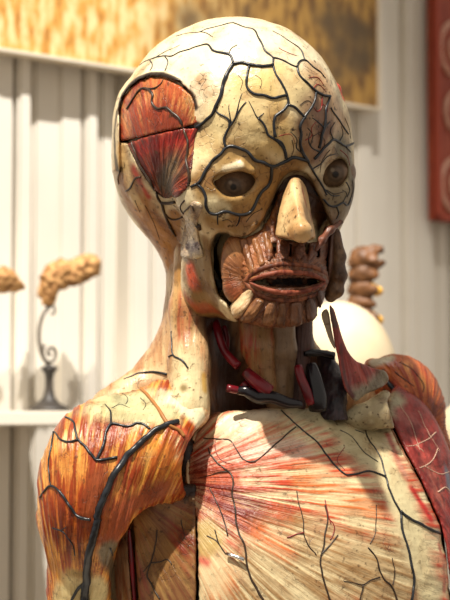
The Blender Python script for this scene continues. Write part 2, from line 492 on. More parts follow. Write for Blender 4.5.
# brow and lid ridges
hd = smin(hd, chain(gh, [(217, 176, -98, 3), (228, 168, -110, 4), (241, 166, -113, 4), (252, 171, -112, 3)], 4), 6)
head = sculpt('head', gh, hd, ROOT, 'e0d0a8', 'b8986a', fan=(255, 420, 260), width=9, length=40, amt=.35, dirt=.95, rough=2.0, relief=.8, dabs=[
    ('AB', [(190, 60), (240, 40), (270, 45)], 70, 'e4d6b6', .5),
    ('AB', [(252, 82), (268, 90), (280, 84)], 24, 'd8bd7c', .5), ('AB', [(295, 85), (310, 98)], 22, 'd6c190', .6),
    ('AB', [(262, 120), (278, 130), (250, 138), (225, 140)], 26, 'ceae72', .6), ('AB', [(232, 118), (255, 108)], 16, 'd8c08c', .6),
    ('A', [(210, 140), (240, 130), (225, 115)], 25, 'e6d09a', .6),
    ('AB', [(322, 80), (330, 98), (340, 125)], 18, 'cdaa80', .7),
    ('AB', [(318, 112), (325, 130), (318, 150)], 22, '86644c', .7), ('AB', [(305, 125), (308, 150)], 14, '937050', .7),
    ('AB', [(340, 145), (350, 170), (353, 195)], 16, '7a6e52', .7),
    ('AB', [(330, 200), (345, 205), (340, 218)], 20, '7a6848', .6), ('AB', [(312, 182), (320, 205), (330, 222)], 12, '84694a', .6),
    ('AB', [(228, 155), (250, 160), (265, 175), (262, 195), (240, 206), (215, 200), (205, 182)], 17, 'a4834f', .5),
    ('AB', [(215, 222), (240, 225), (262, 212), (275, 185), (297, 164)], 13, 'a07c4a', .5),
    ('AB', [(212, 205), (222, 212)], 9, 'e2d2a6', .6), ('AB', [(240, 164), (226, 169)], 4, 'efe0bb', .5),  # second dab paints a highlight along the upper lid
    ('AB', [(130, 190), (150, 225), (165, 260), (172, 290)], 32, 'a56f34', .5),
    ('AB', [(122, 150), (128, 180), (138, 205)], 10, 'd6b47c', .6),
    ('AB', [(140, 215), (160, 235), (168, 265)], 13, 'bd8440', .7),
    ('AB', [(175, 215), (176, 240)], 9, 'a9783f', .6),
    ('AB', [(190, 262), (200, 290), (210, 312), (240, 322)], 28, '8f6f42', .5),
    ('AB', [(205, 240), (207, 270), (209, 295)], 7, '98774a', .6), ('AB', [(190, 300), (200, 310), (222, 314)], 6, '8a4a2c', .9), ('AB', [(230, 306), (236, 314)], 6, 'a8844c', .7),
    ('A', [(190, 268), (193, 282)], 10, 'cf5a30', .7), ('B', [(190, 268), (193, 282)], 11, 'a82c18', .7), ('amt', [(190, 268), (193, 282)], 11, 1.0, .7), ('AB', [(186, 295), (197, 308), (212, 309)], 8, 'a8502c', .9),
    ('AB', [(139, 180), (134, 170)], 6, 'b3402a', .9), ('AB', [(142, 185), (148, 196)], 5, 'b3402a', .9),
    ('AB', [(199, 318), (240, 324), (280, 327)], 4, 'c9a85c', .5),
    ('AB', [(218, 240), (216, 262), (219, 288)], 7, '2c1c10', .4),
    ('AB', [(285, 190), (280, 215), (297, 178), (312, 195), (320, 220)], 11, '5d3a1e', .5),
    ('AB', [(118, 112), (121, 98), (128, 87), (138, 78.5), (150, 74.5), (163, 74.5), (175, 79.5), (185, 87), (192, 95), (196, 108)], 3.6, '33241a', .5), ('AB', [(121, 142), (165, 132), (197, 126)], 6, '2a1810', .4), ('AB', [(117, 112), (117, 170)], 4.5, '5a4a2e', .4),
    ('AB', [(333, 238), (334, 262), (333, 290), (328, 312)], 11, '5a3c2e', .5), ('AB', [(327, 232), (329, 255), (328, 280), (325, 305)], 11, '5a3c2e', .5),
    ('AB', [(228, 225), (262, 215)], 5, 'a8845a', .5),
    ('amt', [(150, 60), (240, 45), (300, 60)], 80, .12, .5),
    ('dirt', [(190, 45), (240, 35), (265, 50)], 50, .55, .5), ('dirt', [(200, 75), (215, 90), (205, 110)], 22, 1.2, .6), ('dirt', [(310, 130), (340, 180), (330, 210)], 36, 1.3, .5),
    ('dirt', [(150, 215), (205, 215), (210, 290)], 40, 1.0, .5)])
# ---- temple muscle in two pieces split by the saw cut
gt = G(box_px(108, 210, 66, 212, -135, 46), 1.1*U)
tb = head_field(gt)
up_ = [(121, 141), (120, 110), (123, 98), (130, 88), (139, 81), (150, 77), (163, 77), (174, 82), (184, 89), (192, 96), (196, 108), (198, 123), (182, 128), (165, 131), (140, 137.3)]
lo_ = [(127, 144), (140, 138.6), (165, 132.2), (182, 129.2), (198, 127.5), (195, 142), (193, 158), (191, 174), (187, 188), (178, 197), (165, 198), (154, 189), (144, 174), (135, 158)]
tm1 = sculpt('temporal_muscle', gt, shell(gt, tb, up_, .8, 9, 2), ROOT, 'c98350', '9c3c22', fan=(163, 215, 90), width=2.6, length=22, amt=1, dirt=.8, relief=1.8, thr=(.43, .57), dabs=[
    ('A', [(135, 95), (150, 84), (170, 90), (185, 102)], 13, 'd0854a', .7), ('B', [(150, 84), (175, 90)], 12, 'b4552c', .7),
    ('A', [(190, 100), (194, 120)], 6, 'c29458', .8), ('AB', [(135, 130), (165, 124), (185, 120)], 9, '8f3a22', .8), ('A', [(150, 112), (160, 118)], 12, 'b04a28', .7)])
tm2 = sculpt('temporal_muscle', gt, shell(gt, tb, lo_, 1.4, 9, 2), ROOT, 'a4482e', '5f1712', fan=(164, 205, 60), width=2.6, length=22, amt=1, dirt=.9, relief=2, thr=(.43, .57), dabs=[
    ('A', [(165, 185), (175, 165)], 15, '8c6f4a', .8), ('B', [(165, 188), (174, 168)], 20, '3c2c1c', .8),
    ('A', [(187, 150), (189, 170)], 7, 'a06b44', .8), ('A', [(140, 148), (170, 140), (190, 135)], 8, 'b02c20', .8), ('B', [(140, 150), (185, 140)], 8, '7a1512', .8),
    ('AB', [(133, 158), (144, 178)], 5, 'b8886a', .8)])
# ---- far temple muscle edge, seen as a red sliver
gq = G(box_px(322, 352, 70, 132, -70, 60), 1.3*U)
sculpt('temporal_muscle', gq, chain(gq, [(331, 82, -20, 3.5), (335, 90, -22, 5.5), (338, 103, -24, 6), (341, 115, -26, 4.5), (343, 123, -28, 2)], 5), ROOT,
       'd2634a', 'b02c20', fan=(335, 160, 60), width=3, amt=.7, dabs=[('A', [(338, 92), (342, 110)], 2.5, 'e8a58c', .7)])
# ---- ear remnant
ge = G(box_px(170, 215, 185, 270, -140, 40), 1.1*U)
eb = head_field(ge)
ear = shell(ge, eb, cr([(191, 203), (186, 214), (184, 226), (182, 240), (179, 256), (190, 258), (204, 257), (200, 242), (198, 230), (199, 218), (203, 208), (198, 202)], 2), 2.2, 8, 3)
ear = smin(ear, chain(ge, [(181, 256, -70, 1.4), (190, 258, -78, 1.6), (202, 256, -84, 1.4)], 3), 3)
ear = sculpt('ear_remnant', ge, ear, ROOT, 'd3bd94', '9d8a78', width=4, length=4, amt=.8, dirt=1.5, rough=5, dabs=[
    ('A', [(188, 245), (196, 248)], 8, 'c3b3a6', .8), ('B', [(188, 243), (197, 246)], 10, '6e5a62', .8), ('AB', [(181, 257), (191, 259.5), (203, 257.5)], 2.6, 'f0e2c4', .5),
    ('AB', [(200, 222), (199, 228)], 4, '241a14', .6), ('A', [(191, 206), (195, 215)], 7, 'dcc49a', .6)])
# ---- eyeballs with painted iris
for (ex, ey, ed, er, ix, iy) in ((234, 184, -69, 26, 233.5, 186.5), (335, 173, -24, 21, 335.5, 174)):
    gg = G(box_px(ex-er-4, ex+er+4, ey-er-4, ey+er+4, ed-er-6, ed+er+6), .9*U)
    e = sculpt('eyeball', gg, ell(gg, (ex, ey, ed), (er, er, er*.9)), ROOT, '866c54', '5d4a3a', width=3, length=3, amt=.3, dirt=.3, dabs=[
        ('AB', [(ix, iy)], 9, '43362b', .35), ('AB', [(ix, iy)], 7.5, '6d5a48', .4), ('AB', [(ix, iy+.6)], 3.6, '0d0a08', .3), ('AB', [(ix-3, iy-4)], 2, '9a8a78', .6),
        ('A', [(ex-er*.7, ey), ], 6, '8e6a50', .8)])
    e['label'] = 'glassy brown eye'
# ---- nose
def hull_field(g, pts, k):
    bm = bmesh.new()
    for p in pts: bm.verts.new(P(*p))
    bmesh.ops.convex_hull(bm, input=bm.verts); bm.normal_update()
    r = None
    seen = []
    for fc in bm.faces:
        n = np.array(fc.normal); c = float(n@np.array(fc.verts[0].co))
        if any(abs(n@m-1) < 1e-4 for m in seen): continue
        seen.append(n)
        d = g.X*f32(n[0])+g.Y*f32(n[1])+g.Z*f32(n[2])-f32(c)
        r = d if r is None else smax(r, d, k)
    bm.free(); return r
gn = G(box_px(262, 328, 168, 252, -180, -50), 1.0*U)
ns = hull_field(gn, [(291, 175, -106), (301, 177, -103), (287, 184, -80), (307, 185, -74), (302, 229, -158), (307, 231, -152), (273, 229, -114), (273, 237, -116), (317, 231, -98), (318, 238, -98), (282, 240, -84), (312, 241, -76), (302, 243, -150), (290, 241, -138)], 4)
ns = smin(ns, ell(gn, (303, 231, -146), (10, 11, 9)), 8)
ns = smax(ns, -ell(gn, (286, 244, -118), (7, 12, 5)), 3); ns = smax(ns, -ell(gn, (311, 244, -110), (6, 12, 5)), 3)
nose = sculpt('nose', gn, ns, ROOT, 'd0ac78', '9c6c42', width=7, length=20, amt=.25, dirt=.9, rough=2.2, dabs=[
    ('AB', [(290, 200), (285, 222), (296, 185)], 10, 'e0c28e', .7), ('AB', [(308, 195), (311, 215)], 7, 'a06a48', .8), ('AB', [(300, 228), (290, 234)], 7, 'b58a58', .8), ('AB', [(303, 190), (306, 205)], 3, 'b05a3c', .9)])
# ---- muscles of the lower face
gl = G(box_px(205, 348, 165, 336, -175, 20), 1.15*U)
lb = head_field(gl)
LF = cr([(229, 243), (238, 239), (252, 236), (264, 226), (272, 210), (279, 193), (286, 190), (278, 215), (275, 236), (284, 242), (300, 243), (316, 242), (322, 236), (326, 226), (333, 230), (336, 240), (334, 262), (333, 285), (330, 308), (318, 318), (300, 325), (262, 325), (240, 321), (226, 316), (236, 300), (246, 286), (238, 284), (230, 262)], 2)
lf = shell(gl, lb, LF, -5, 18, 4)
lf = smin(lf, ell(gl, (287, 278, -88), (44, 26, 30), YAW), 16)                       # mouth barrel
lf = smin(lf, ell(gl, (275, 312, -82), (46, 24, 15), YAW), 10)
lf = carve(gl, lf, cr([(252, 281.5), (264, 279), (280, 278), (300, 278), (314, 279), (322, 281.5), (312, 285), (296, 287.3), (278, 287.3), (263, 285)], 2), 18, 2)
for x, y0, y1, w in ((275, 243, 258, 2.2), (290.5, 244, 256, 1.6), (307, 244, 255, 2), (318, 246, 258, 1.6)):
    lf = carve(gl, lf, [(x-w, y0), (x+w, y0), (x+w*.6, y1), (x-w*.6, y1)], 8, 2)
lower = sculpt('mouth_muscle', gl, lf, ROOT, '8c5a3a', '5a3120', fan=(288, 290, 60), width=3.4, length=12, amt=.85, dirt=1.4, relief=3.2, rough=2.6, dabs=[
    ('AB', [(245, 245), (255, 262), (250, 275)], 16, '9a6038', .6), ('A', [(262, 240), (272, 205), (281, 193)], 10, 'a06a3c', .6), ('B', [(266, 230), (275, 205)], 9, '6e3d1e', .6),
    ('AB', [(318, 250), (328, 270), (326, 300)], 22, '60403a', .6), ('B', [(318, 250), (326, 290), (312, 310)], 22, '30201e', .6), ('A', [(328, 245), (332, 262)], 5, '9c7a68', .8),
    ('A', [(268, 250), (283, 252), (300, 250)], 9, '8d5840', .6), ('AB', [(275, 250), (290, 250), (307, 250)], 2.4, '2a1710', .5),
    ('AB', [(256, 282), (275, 282), (300, 282), (318, 281)], 4, '1d100b', .5)])
# ---- cheek pad
gc = G(box_px(212, 264, 228, 312, -150, -30), 1.0*U)
cheek = ell(gc, (236, 268, -86), (15.5, 15, 33), YAW, roll=-4)
cheek = smin(cheek, ell(gc, (238, 290, -88), (13, 13, 12), YAW), 8)
cheek = sculpt('cheek_muscle', gc, cheek, ROOT, 'a06a42', '70401f', fan=(250, 288, 40), width=3.2, length=30, amt=.5, dirt=1.0, relief=1.0, dabs=[('A', [(232, 288), (240, 294)], 9, 'bf6e4a', .8), ('A', [(232, 250), (240, 246)], 8, 'b4814e', .7)])
# ---- far chewing muscle
gm = G(box_px(322, 352, 228, 312, -110, 30), 1.1*U)
sculpt('masseter_muscle', gm, chain(gm, [(335, 234, -42, 6), (338, 255, -46, 7), (338, 275, -48, 8), (335, 290, -48, 8), (331, 297, -48, 6)], 5), ROOT,
       '7d5f42', '4a3424', fan=(340, 500, 60), width=3, length=14, amt=.8, dirt=1.4, relief=2, rough=3)
gm = G(box_px(306, 346, 215, 262, -120, 0), 1.1*U)
sculpt('cheek_band', gm, chain(gm, [(341, 222, -62, 2.5), (330, 230, -74, 3.5), (322, 240, -82, 3.5), (316, 250, -88, 2)], 4), ROOT, '7d4a36', '56301f', fan=(300, 290, 60), width=2.5, amt=.7, dirt=.8)
# ---- lips and muscle strips laid on the lower face
def strip(name, targets, pts, r, mat, parent, lift=0, flat=.8):
    q = spline(pts, 1.5)
    cc, nn = [], []
    for x, y in q:
        h = hit(targets, x, y)
        if h is None: continue
        cc.append(h[0]+h[1]*lift*U); nn.append(h[1])
    cc = np.array(cc)
    for _ in range(6): cc[1:-1] = .5*cc[1:-1]+.25*(cc[:-2]+cc[2:])
    t = np.linspace(0, 1, len(cc))
    rad = np.interp(t, np.linspace(0, 1, len(r)), r)*U
    v, f = tube_geo(cc, rad, 12, flat, np.array(nn))
    o = mesh_from(name, v, f, mat, parent)
    m = o.modifiers.new('s', 'SUBSURF'); m.levels = 1; m.render_levels = 1
    return o
def fibrous(name, a, b, sc_=240, dark='2a1610'):
    m, nt, bs = new_mat(name); L = nt.links
    tc = node(nt, 'ShaderNodeTexCoord'); mp = node(nt, 'ShaderNodeMapping'); L.new(tc.outputs[3], mp.inputs[0]); mp.inputs['Scale'].default_value = (1.0, 1, .45)
    n = node(nt, 'ShaderNodeTexNoise'); n.inputs['Scale'].default_value = sc_; n.inputs['Detail'].default_value = 5; L.new(mp.outputs[0], n.inputs[0])
    c = mixc(nt, ramp(nt, n.outputs[0], .4, .62), srgb(a), srgb(b)); c = mixc(nt, ramp(nt, n.outputs[0], .6, .75), c, srgb(dark))
    L.new(c, bs.inputs['Base Color']); bs.inputs['Roughness'].default_value = .5; bs.inputs['Specular IOR Level'].default_value = .3
    bp = node(nt, 'ShaderNodeBump'); bp.inputs['Strength'].default_value = .6; bp.inputs['Distance'].default_value = .0015; L.new(n.outputs[0], bp.inputs['Height']); L.new(bp.outputs[0], bs.inputs['Normal'])
    return m
LIP = fibrous('lip_red_brown', '8c4a34', '64291b'); FLESH = fibrous('strip_brown', '9c6a44', '6e4228'); FLESHD = fibrous('strip_dark', '744a36', '482a1e'); FLESHL = fibrous('strip_light', 'a87c54', '7c5234')
lt = [lower]
strip('upper_lip', lt, [(250, 281.5), (258, 277.5), (269, 274.5), (281, 272.5), (293, 273), (303, 273.2), (314, 275.5), (325, 281)], [1, 2, 2.6, 3, 2.6, 3, 2.4, 1.4], LIP, ROOT, .8)
strip('lower_lip', lt, [(250, 282.5), (262, 288), (274, 291.5), (288, 293), (302, 291.5), (314, 288), (325, 282.5)], [1, 2, 2.8, 3.1, 2.7, 2.2, 1.4], LIP, ROOT, .8)
strip('mouth_ring', lt, [(245, 281), (255, 272), (268, 266.5), (284, 264), (303, 265), (318, 269), (329, 279), (320, 291), (304, 298.5), (285, 300.5), (266, 298), (252, 290), (245, 282)], [2.6]*6+[2.4]*6, fibrous('ring_brown', '8a5236', '5e301f'), ROOT, -.3)
def flap(name, poly, off, thick, a, b, dirt=.9, width=3, label=None, fan=(288, 262, 60), **kw):
    xs = [p[0] for p in poly]; ys = [p[1] for p in poly]
    sg = Sub(gl, min(xs)-5, max(xs)+5, min(ys)-5, max(ys)+5, -170, 10)
    o = sculpt(name, sg, shell(sg, lf[sg.sl], cr(poly, 2), off, thick, 5), ROOT, a, b, fan=fan, width=width, length=14, amt=.7, dirt=dirt, relief=1.6, rough=1.2, **kw)
    if label: o['label'] = label
    return o
flap('chin_muscle', [(249, 288), (254, 295), (247, 309), (237, 320), (224, 316), (229, 305)], 2.5, 9, 'dcc39a', 'b18a5c', .9, label='pale chin muscle flap')
flap('chin_muscle', [(256, 298), (265, 301), (259, 312), (250, 323), (239, 321), (247, 309)], 3, 10, '94663f', '6a4026')
flap('chin_muscle', [(268, 302), (276, 302), (276, 314), (273, 325), (262, 325), (264, 312)], 3, 10, '8f6442', '623d26')
flap('chin_muscle', [(279, 303), (286, 303), (286, 316), (285, 326), (276, 326), (277, 314)], 2.5, 10, '7d563a', '573523')
flap('chin_muscle', [(291, 303), (302, 302), (303, 314), (302, 326), (291, 326), (289, 314)], 3, 10, '7d5640', '4a2e22')
flap('chin_muscle', [(305, 301), (313, 297), (317, 308), (317, 319), (307, 323), (306, 311)], 3, 10, '6e4a3a', '42281f')
flap('chin_muscle', [(316, 293), (322, 289), (327, 300), (326, 309), (320, 314), (318, 304)], 2.5, 10, '66443a', '3a2420')
for p in ([(264, 245), (271, 245), (273, 257), (267, 262)], [(279, 246), (287, 246), (288, 258), (281, 260)], [(294, 246), (304, 246), (303, 258), (295, 260)], [(310, 246), (316, 246), (313, 258), (307, 261)]):
    flap('lip_lifter_muscle', p, 2.5, 8, '8c5a40', '5a3122')
for p in ([(239, 240), (247, 239), (252, 257), (256, 271), (249, 275), (244, 258)], [(250, 239), (258, 237), (262, 250), (266, 263), (259, 267), (255, 254)], [(262, 234), (268, 231), (272, 244), (273, 252), (268, 256), (264, 246)]):
    flap('cheek_strip', p, 2.5, 8, '9c6840', '63391f', fan=(255, 420, 160))
# =================================================================== VESSELS OF THE HEAD
HT = [head, tm1, tm2, ear]
K, M_, T_, X_ = 2.1, 1.5, 1.0, .65
def veins(name, targets, parent, mat, lst, **kw):
    for paths in lst:
        vessel(name, targets, paths if isinstance(paths, list) else [paths], mat, parent, **kw)
veins('vein', HT, head, VEIN, [
 [([(233, 64), (243, 62.5), (250, 65), (265, 66.5), (273, 65)], 2.3, 1.8), ([(233, 64), (227, 74), (223, 85), (221, 96), (216, 106), (212, 115), (203, 123), (196, 127)], 2.4, 1.9),
  ([(190, 49.5), (199, 46), (208, 44), (213, 51), (222, 53), (229, 54), (232, 58), (233, 64)], .8, 1.8), ([(229, 54), (231, 48), (237, 45)], .8, .5), ([(190, 49.5), (180, 52), (172, 56), (165, 56), (157, 57)], .9, .8),
  ([(165, 56), (168, 62), (165, 71)], .8, .6), ([(157, 57), (149, 60), (141, 64), (133, 70)], .8, .5), ([(157, 57), (165, 52), (180, 45)], .6, .4), ([(150, 60), (153, 65), (150, 71)], .8, .5)],
 [([(249, 66), (247, 77), (247, 87), (254, 94), (264, 95), (273, 98), (282, 95.5), (287, 95)], 1.5, 1.7)],
 [([(273, 58), (273, 65), (276, 75), (281, 83), (286, 92), (288, 105), (281, 112), (275, 117), (274, 128), (275, 137)], 1.2, 1.9),
  ([(233, 23), (242, 26.7), (254, 30), (259, 39), (265, 50), (273, 58)], .8, 1.3), ([(273, 58), (282, 60), (290, 64), (297, 67)], 1, .9), ([(233, 23), (222, 25), (205, 30), (200, 32), (190, 33), (176, 36)], .9, .5),
  ([(200, 32), (206, 33), (213, 37)], .8, .4), ([(288, 105), (296, 108), (302, 114.5), (305, 118)], 1.6, 1.6)],
 [([(297, 67), (300, 76), (308, 84), (316, 91), (323, 95.5), (330, 96)], 1.3, 1.7), ([(297, 67), (299, 61), (305, 60), (312, 66), (320, 72), (325, 78)], 1.2, .9),
  ([(305, 60), (302, 52), (297, 46), (290, 42), (283, 37), (273, 31)], .9, .6),
  ([(316, 92), (314, 103), (307, 113), (304, 118), (300, 126), (301, 136), (300, 145), (303, 154), (308, 161)], 1.4, 2.0), ([(308, 161), (312, 169), (320, 182), (327, 195)], 1.5, .9)],
 [([(330, 96), (326, 108), (325, 122), (324, 128), (321, 138), (319, 148)], 1.4, 1.9), ([(324, 128), (330, 122)], 1.2, .8), ([(324, 128), (318, 122), (312, 118)], 1, .6)],
 [([(353, 143), (345, 146), (339, 142), (333, 139), (327, 145), (320, 152), (314, 159)], 1.4, 1.9), ([(345, 146), (350, 152)], 1.3, .7)],
 [([(331, 108), (336, 116), (343, 126), (348, 134)], 1.1, 1.0)],
 [([(308, 161), (300, 158.5), (293, 157), (286, 161), (279, 164), (272, 166.5), (263, 162), (257, 161.5), (252, 157), (246, 151), (236, 147), (226, 147), (221, 154), (213, 160), (206, 171), (200, 182), (197, 184)], 2.1, 1.9),
  ([(272, 166.5), (271.5, 175), (269, 184), (262, 191.5), (257, 199), (254, 207), (247, 214), (240, 215), (232, 213), (225, 211), (218, 214), (210, 213), (206, 206), (206, 198), (203, 190), (197, 184)], 2.0, 1.7),
  ([(226, 147), (224, 138), (229, 128), (235.5, 118), (241, 108), (246, 102)], 1.8, .7), ([(229, 127), (230, 121.5), (225, 116.5), (219, 114), (215, 110)], 1.5, .9), ([(235.5, 118), (237, 110), (239, 103), (242, 94)], .9, .4), ([(232, 123), (229, 112), (229, 104)], .9, .4),
  ([(218, 214), (217.5, 219), (218, 225)], 1.1, .6), ([(240, 215), (239, 222), (236, 227)], 1.1, .5), ([(197, 184), (191, 187)], 1.6, 1.4),
  ([(286, 158), (284, 149), (276, 140), (268, 135), (265, 126), (258, 118)], 2.0, 1.2), ([(276, 140), (282, 143), (285, 150), (286, 158)], 1.3, 1.5), ([(258, 118), (252, 108), (249, 101)], .8, .4), ([(258, 118), (264, 113)], .8, .4)],
 [([(324, 200), (330, 206), (337, 205.5), (343, 202), (347, 206), (350, 200)], 1.3, 1.2), ([(336, 206), (339, 213), (336, 219)], 1.0, .6), ([(324, 200), (318, 196), (313, 188)], 1.1, .7), ([(350, 200), (353, 190), (352, 180)], .8, .5), ([(343, 202), (347, 193), (342, 190)], .7, .4)],
])
veins('vein', HT, head, VEINB, [
 [([(162, 203), (158, 197), (155.5, 191), (149, 179), (142, 168), (138, 158), (133, 147), (131, 135), (129, 125), (127, 109)], 1.6, 1.1), ([(127, 109), (135, 96.5), (141, 89), (149, 89), (153, 95), (152, 102), (157.5, 109), (166, 107), (173, 113), (181, 121), (184.4, 131), (187.5, 140), (188, 150), (186, 160), (189, 173), (188.5, 186)], 1.4, 1.7),
  ([(149, 89), (155, 88), (161, 84), (163, 79)], 1.3, .6), ([(162, 203), (175, 202), (184.5, 195), (190, 187)], 1.9, 1.8), ([(162, 203), (165.5, 216), (171, 227)], 1.8, 1.8), ([(165, 213), (172, 219.5), (181, 218), (184, 214)], 1.2, 1),
  ([(126, 191), (131, 187), (135.5, 178), (141, 177)], 1.2, 1.3), ([(184, 214), (180, 207), (185, 200)], 1.1, .9), ([(184, 212), (192, 205), (194, 211)], 1.0, 1.1), ([(170, 226), (176, 236)], 2.2, 1.2)],
 [([(198, 224), (200, 229)], 4, 2.5)],
 [([(120, 171), (118, 177), (119, 184)], 1, .8)],
], label='brown black vein')
veins('artery', HT, head, VEINR, [
 [([(309, 78), (317.8, 77), (323, 85)], .6, .5), ([(312, 90), (318, 84), (326, 92)], .6, .4)], [([(322, 97), (322, 105), (318, 112), (314, 108)], .8, .6), ([(322, 104), (328, 108), (326, 114)], .6, .5)],
 [([(279, 48), (288, 53), (297, 56)], .6, .4)], [([(305, 140), (312, 136), (311, 128), (316, 122)], .6, .4)], [([(340, 150), (347, 156), (350, 166)], .5, .4)], [([(279, 136), (290, 134), (295, 142)], .5, .3)],
])
# dark fissures on the far brow, mere threads
veins('vein', HT, head, VEIN, [[([(320, 152), (312, 148), (308, 140), (310, 132)], 1.0, .5)], [([(333, 139), (330, 130), (335, 122)], 1.0, .5)], [([(339, 142), (343, 134), (341, 126)], .9, .4)], [([(312, 169), (320, 164), (328, 156), (336, 154)], .9, .5)], [([(302, 153), (296, 148), (297, 140), (291, 132)], .9, .4)], [([(346, 182), (350, 190), (347, 197)], .9, .6)], [([(320, 182), (325, 190), (333, 196), (340, 195)], 1.0, .5)]])
veins('vein', HT, head, VEINB, [
 [([(318, 134), (325, 140), (324, 148)], .5, .4)], [([(345, 118), (349, 128), (350, 138)], .5, .4)], [([(300, 105), (308, 100), (314, 106)], .5, .4)], [([(238, 75), (243, 82), (240, 90)], .4, .3)], [([(255, 75), (262, 80), (260, 88)], .4, .3)],
 [([(308, 128), (313, 136), (310, 146), (316, 150)], .6, .5), ([(313, 136), (321, 132)], .5, .4)], [([(330, 150), (322, 160), (320, 172)], .6, .4)], [([(343, 192), (334, 194), (327, 190)], .6, .5), ([(334, 194), (332, 200)], .5, .4)],
 [([(292, 140), (294, 150), (291, 156)], .5, .4)], [([(246, 222), (252, 215), (262, 209)], .5, .4)], [([(318, 212), (326, 214), (332, 222)], .6, .5)],
 [([(145, 205), (153, 222), (160, 240)], .5, .3)], [([(135, 200), (140, 212)], .5, .3)], [([(222, 221), (228, 219), (232, 223)], .5, .3)],
], label='thread of brown crack line')
# =================================================================== NECK AND TORSO
def TH(l, f, py): return (270+l*cY+f*sY, py, 60+l*sY-f*cY)
VT = 1.45*U
# ---- neck wall (hollow at the front)
gk = G(box_px(88, 372, 205, 445, -120, 190), 1.7*U)
nk = chain(gk, [(212, 210, 52, 46), (216, 260, 48, 46), (222, 310, 48, 52), (228, 370, 52, 62), (240, 450, 50, 70)], 20)
nk = smin(nk, chain(gk, [(222, 330, 70, 44), (170, 375, 60, 26), (110, 408, 20, 20)], 20), 34)
nk = smin(nk, chain(gk, [(190, 255, 0, 16), (190, 310, -8, 19), (192, 360, -22, 22), (188, 410, -42, 22)], 12), 16)
nk = smin(nk, chain(gk, [(245, 330, 60, 60), (300, 385, 110, 34), (380, 412, 150, 28)], 20), 20)
nk = smax(nk, -chain(gk, [(262, 300, -40, 44), (262, 340, -30, 50), (266, 385, -30, 54), (285, 430, -20, 70)], 10), 5)
nk = smax(nk, -chain(gk, [(300, 320, 10, 40), (310, 370, 30, 46)], 10), 5)
neck = sculpt('neck', gk, nk, ROOT, 'd2b285', 'a56a3c', fan=(190, 900, 560), width=6, length=60, amt=.7, dirt=.8, relief=1.6, dabs=[
    ('A', [(180, 280), (182, 320)], 16, 'c39a62', .7), ('B', [(175, 300), (185, 330)], 12, 'a5482a', .7), ('AB', [(168, 262), (178, 275)], 10, 'b5874a', .7),
    ('AB', [(185, 370), (195, 395), (160, 395), (140, 392), (185, 415)], 24, 'e8d6a8', .6), ('amt', [(185, 380), (150, 392)], 30, .3, .6),
    ('AB', [(160, 375), (140, 384)], 10, 'e3c69a', .7), ('B', [(200, 350), (206, 372)], 6, 'c46a34', .8), ('A', [(204, 375), (205, 390)], 4, 'd6a848', .8),
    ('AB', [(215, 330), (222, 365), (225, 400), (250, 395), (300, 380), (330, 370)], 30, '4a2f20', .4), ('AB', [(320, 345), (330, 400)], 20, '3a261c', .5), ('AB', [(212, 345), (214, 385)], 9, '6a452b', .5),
    ('AB', [(184, 388)], 5, '8d7a4a', .8)])
# ---- throat
go = G(box_px(228, 305, 312, 412, -90, 60), 1.3*U)
th = chain(go, [(255, 310, -22, 17), (258, 345, -26, 17), (266, 385, -24, 12)], 6)
throat = sculpt('throat_muscle', go, th, ROOT, '9a744a', '943a20', fan=(252, 700, 380), width=3, length=40, amt=.6, dirt=.9, relief=1.6, dabs=[('amt', [(247, 345)], 12, 1.0, .6), ('B', [(262, 330), (268, 380)], 7, '8c6a40', .6)])
th2 = chain(go, [(282, 310, -22, 13), (282, 350, -20, 14), (279, 400, -14, 14)], 6)
sculpt('windpipe', go, th2, ROOT, '8a7052', '6a5038', fan=(282, 900, 560), width=6, amt=.4, dirt=.9, relief=1)
gx = G(box_px(286, 316, 312, 412, -60, 60), 1.3*U)
sculpt('neck_muscle', gx, chain(gx, [(303, 312, 5, 10), (302, 345, 8, 11), (296, 380, 6, 10), (296, 405, 0, 10)], 6), ROOT, '5a3c34', '33222a', fan=(300, 700, 380), width=3, amt=.7, dirt=1, relief=1)
def pipe(name, pts, r, mat, parent=None, label=None, caps=True, nseg=14):
    q = spline([P(*p[:3]) for p in pts], .003)
    t = np.linspace(0, 1, len(q)); rad = np.interp(t, np.linspace(0, 1, len(r)), r)*U
    rad = rad*np.array([1+.2*mnoise.noise((i*.2, r[0], pts[0][0]*.1)) for i in range(len(q))])
    v, f = tube_geo(np.array(q), rad, nseg)
    o = mesh_from(name, v, f, mat, parent or ROOT)
    if label: o['label'] = label
    return o
CUTEND = plain('cut_artery_end', '3a0a10', .4, .4)
for pts, r in (([(214, 318, -5), (219, 335, -18), (224, 350, -22), (232, 360, -30), (238, 366, -34)], [3.5, 4, 4.4, 4.2, 4.5]), ([(224, 326, -8), (227, 338, -10), (226, 352, -14)], [2.5, 3, 3]), ([(246, 372, -44), (258, 383, -50), (270, 392, -50)], [6, 6.5, 6]),
               ([(227, 388, -50), (236, 390, -48), (243, 391, -46)], [3.6, 4, 3]), ([(243, 383, -40), (250, 391, -42)], [4.5, 4.5]),
               ([(298, 366, -34), (301, 378, -38), (306, 390, -40), (311, 404, -38)], [4, 4.6, 4.6, 4]), ([(293, 350, -16), (293, 358, -14)], [4.5, 4.5])):
    pipe('cut_artery', pts, r, ARTERY)
for pts, r in (([(238, 391, -46), (246, 391, -50), (258, 397, -48), (272, 397, -52), (288, 403, -48), (302, 404, -46)], [4, 5.5, 7, 6, 5, 3]), ([(311, 364, -26), (314, 380, -30), (317, 396, -32), (318, 410, -30)], [5, 8, 9, 9]), ([(303, 353, 0), (318, 353, 2), (334, 356, 6)], [4, 4, 4])):
    pipe('cut_vein', pts, r, BLACKV)
gv = G(box_px(280, 350, 312, 420, -50, 70), 1.4*U)
vv = chain(gv, [(296, 322, -4, 7), (302, 342, -8, 10), (299, 362, -8, 8)], 6)
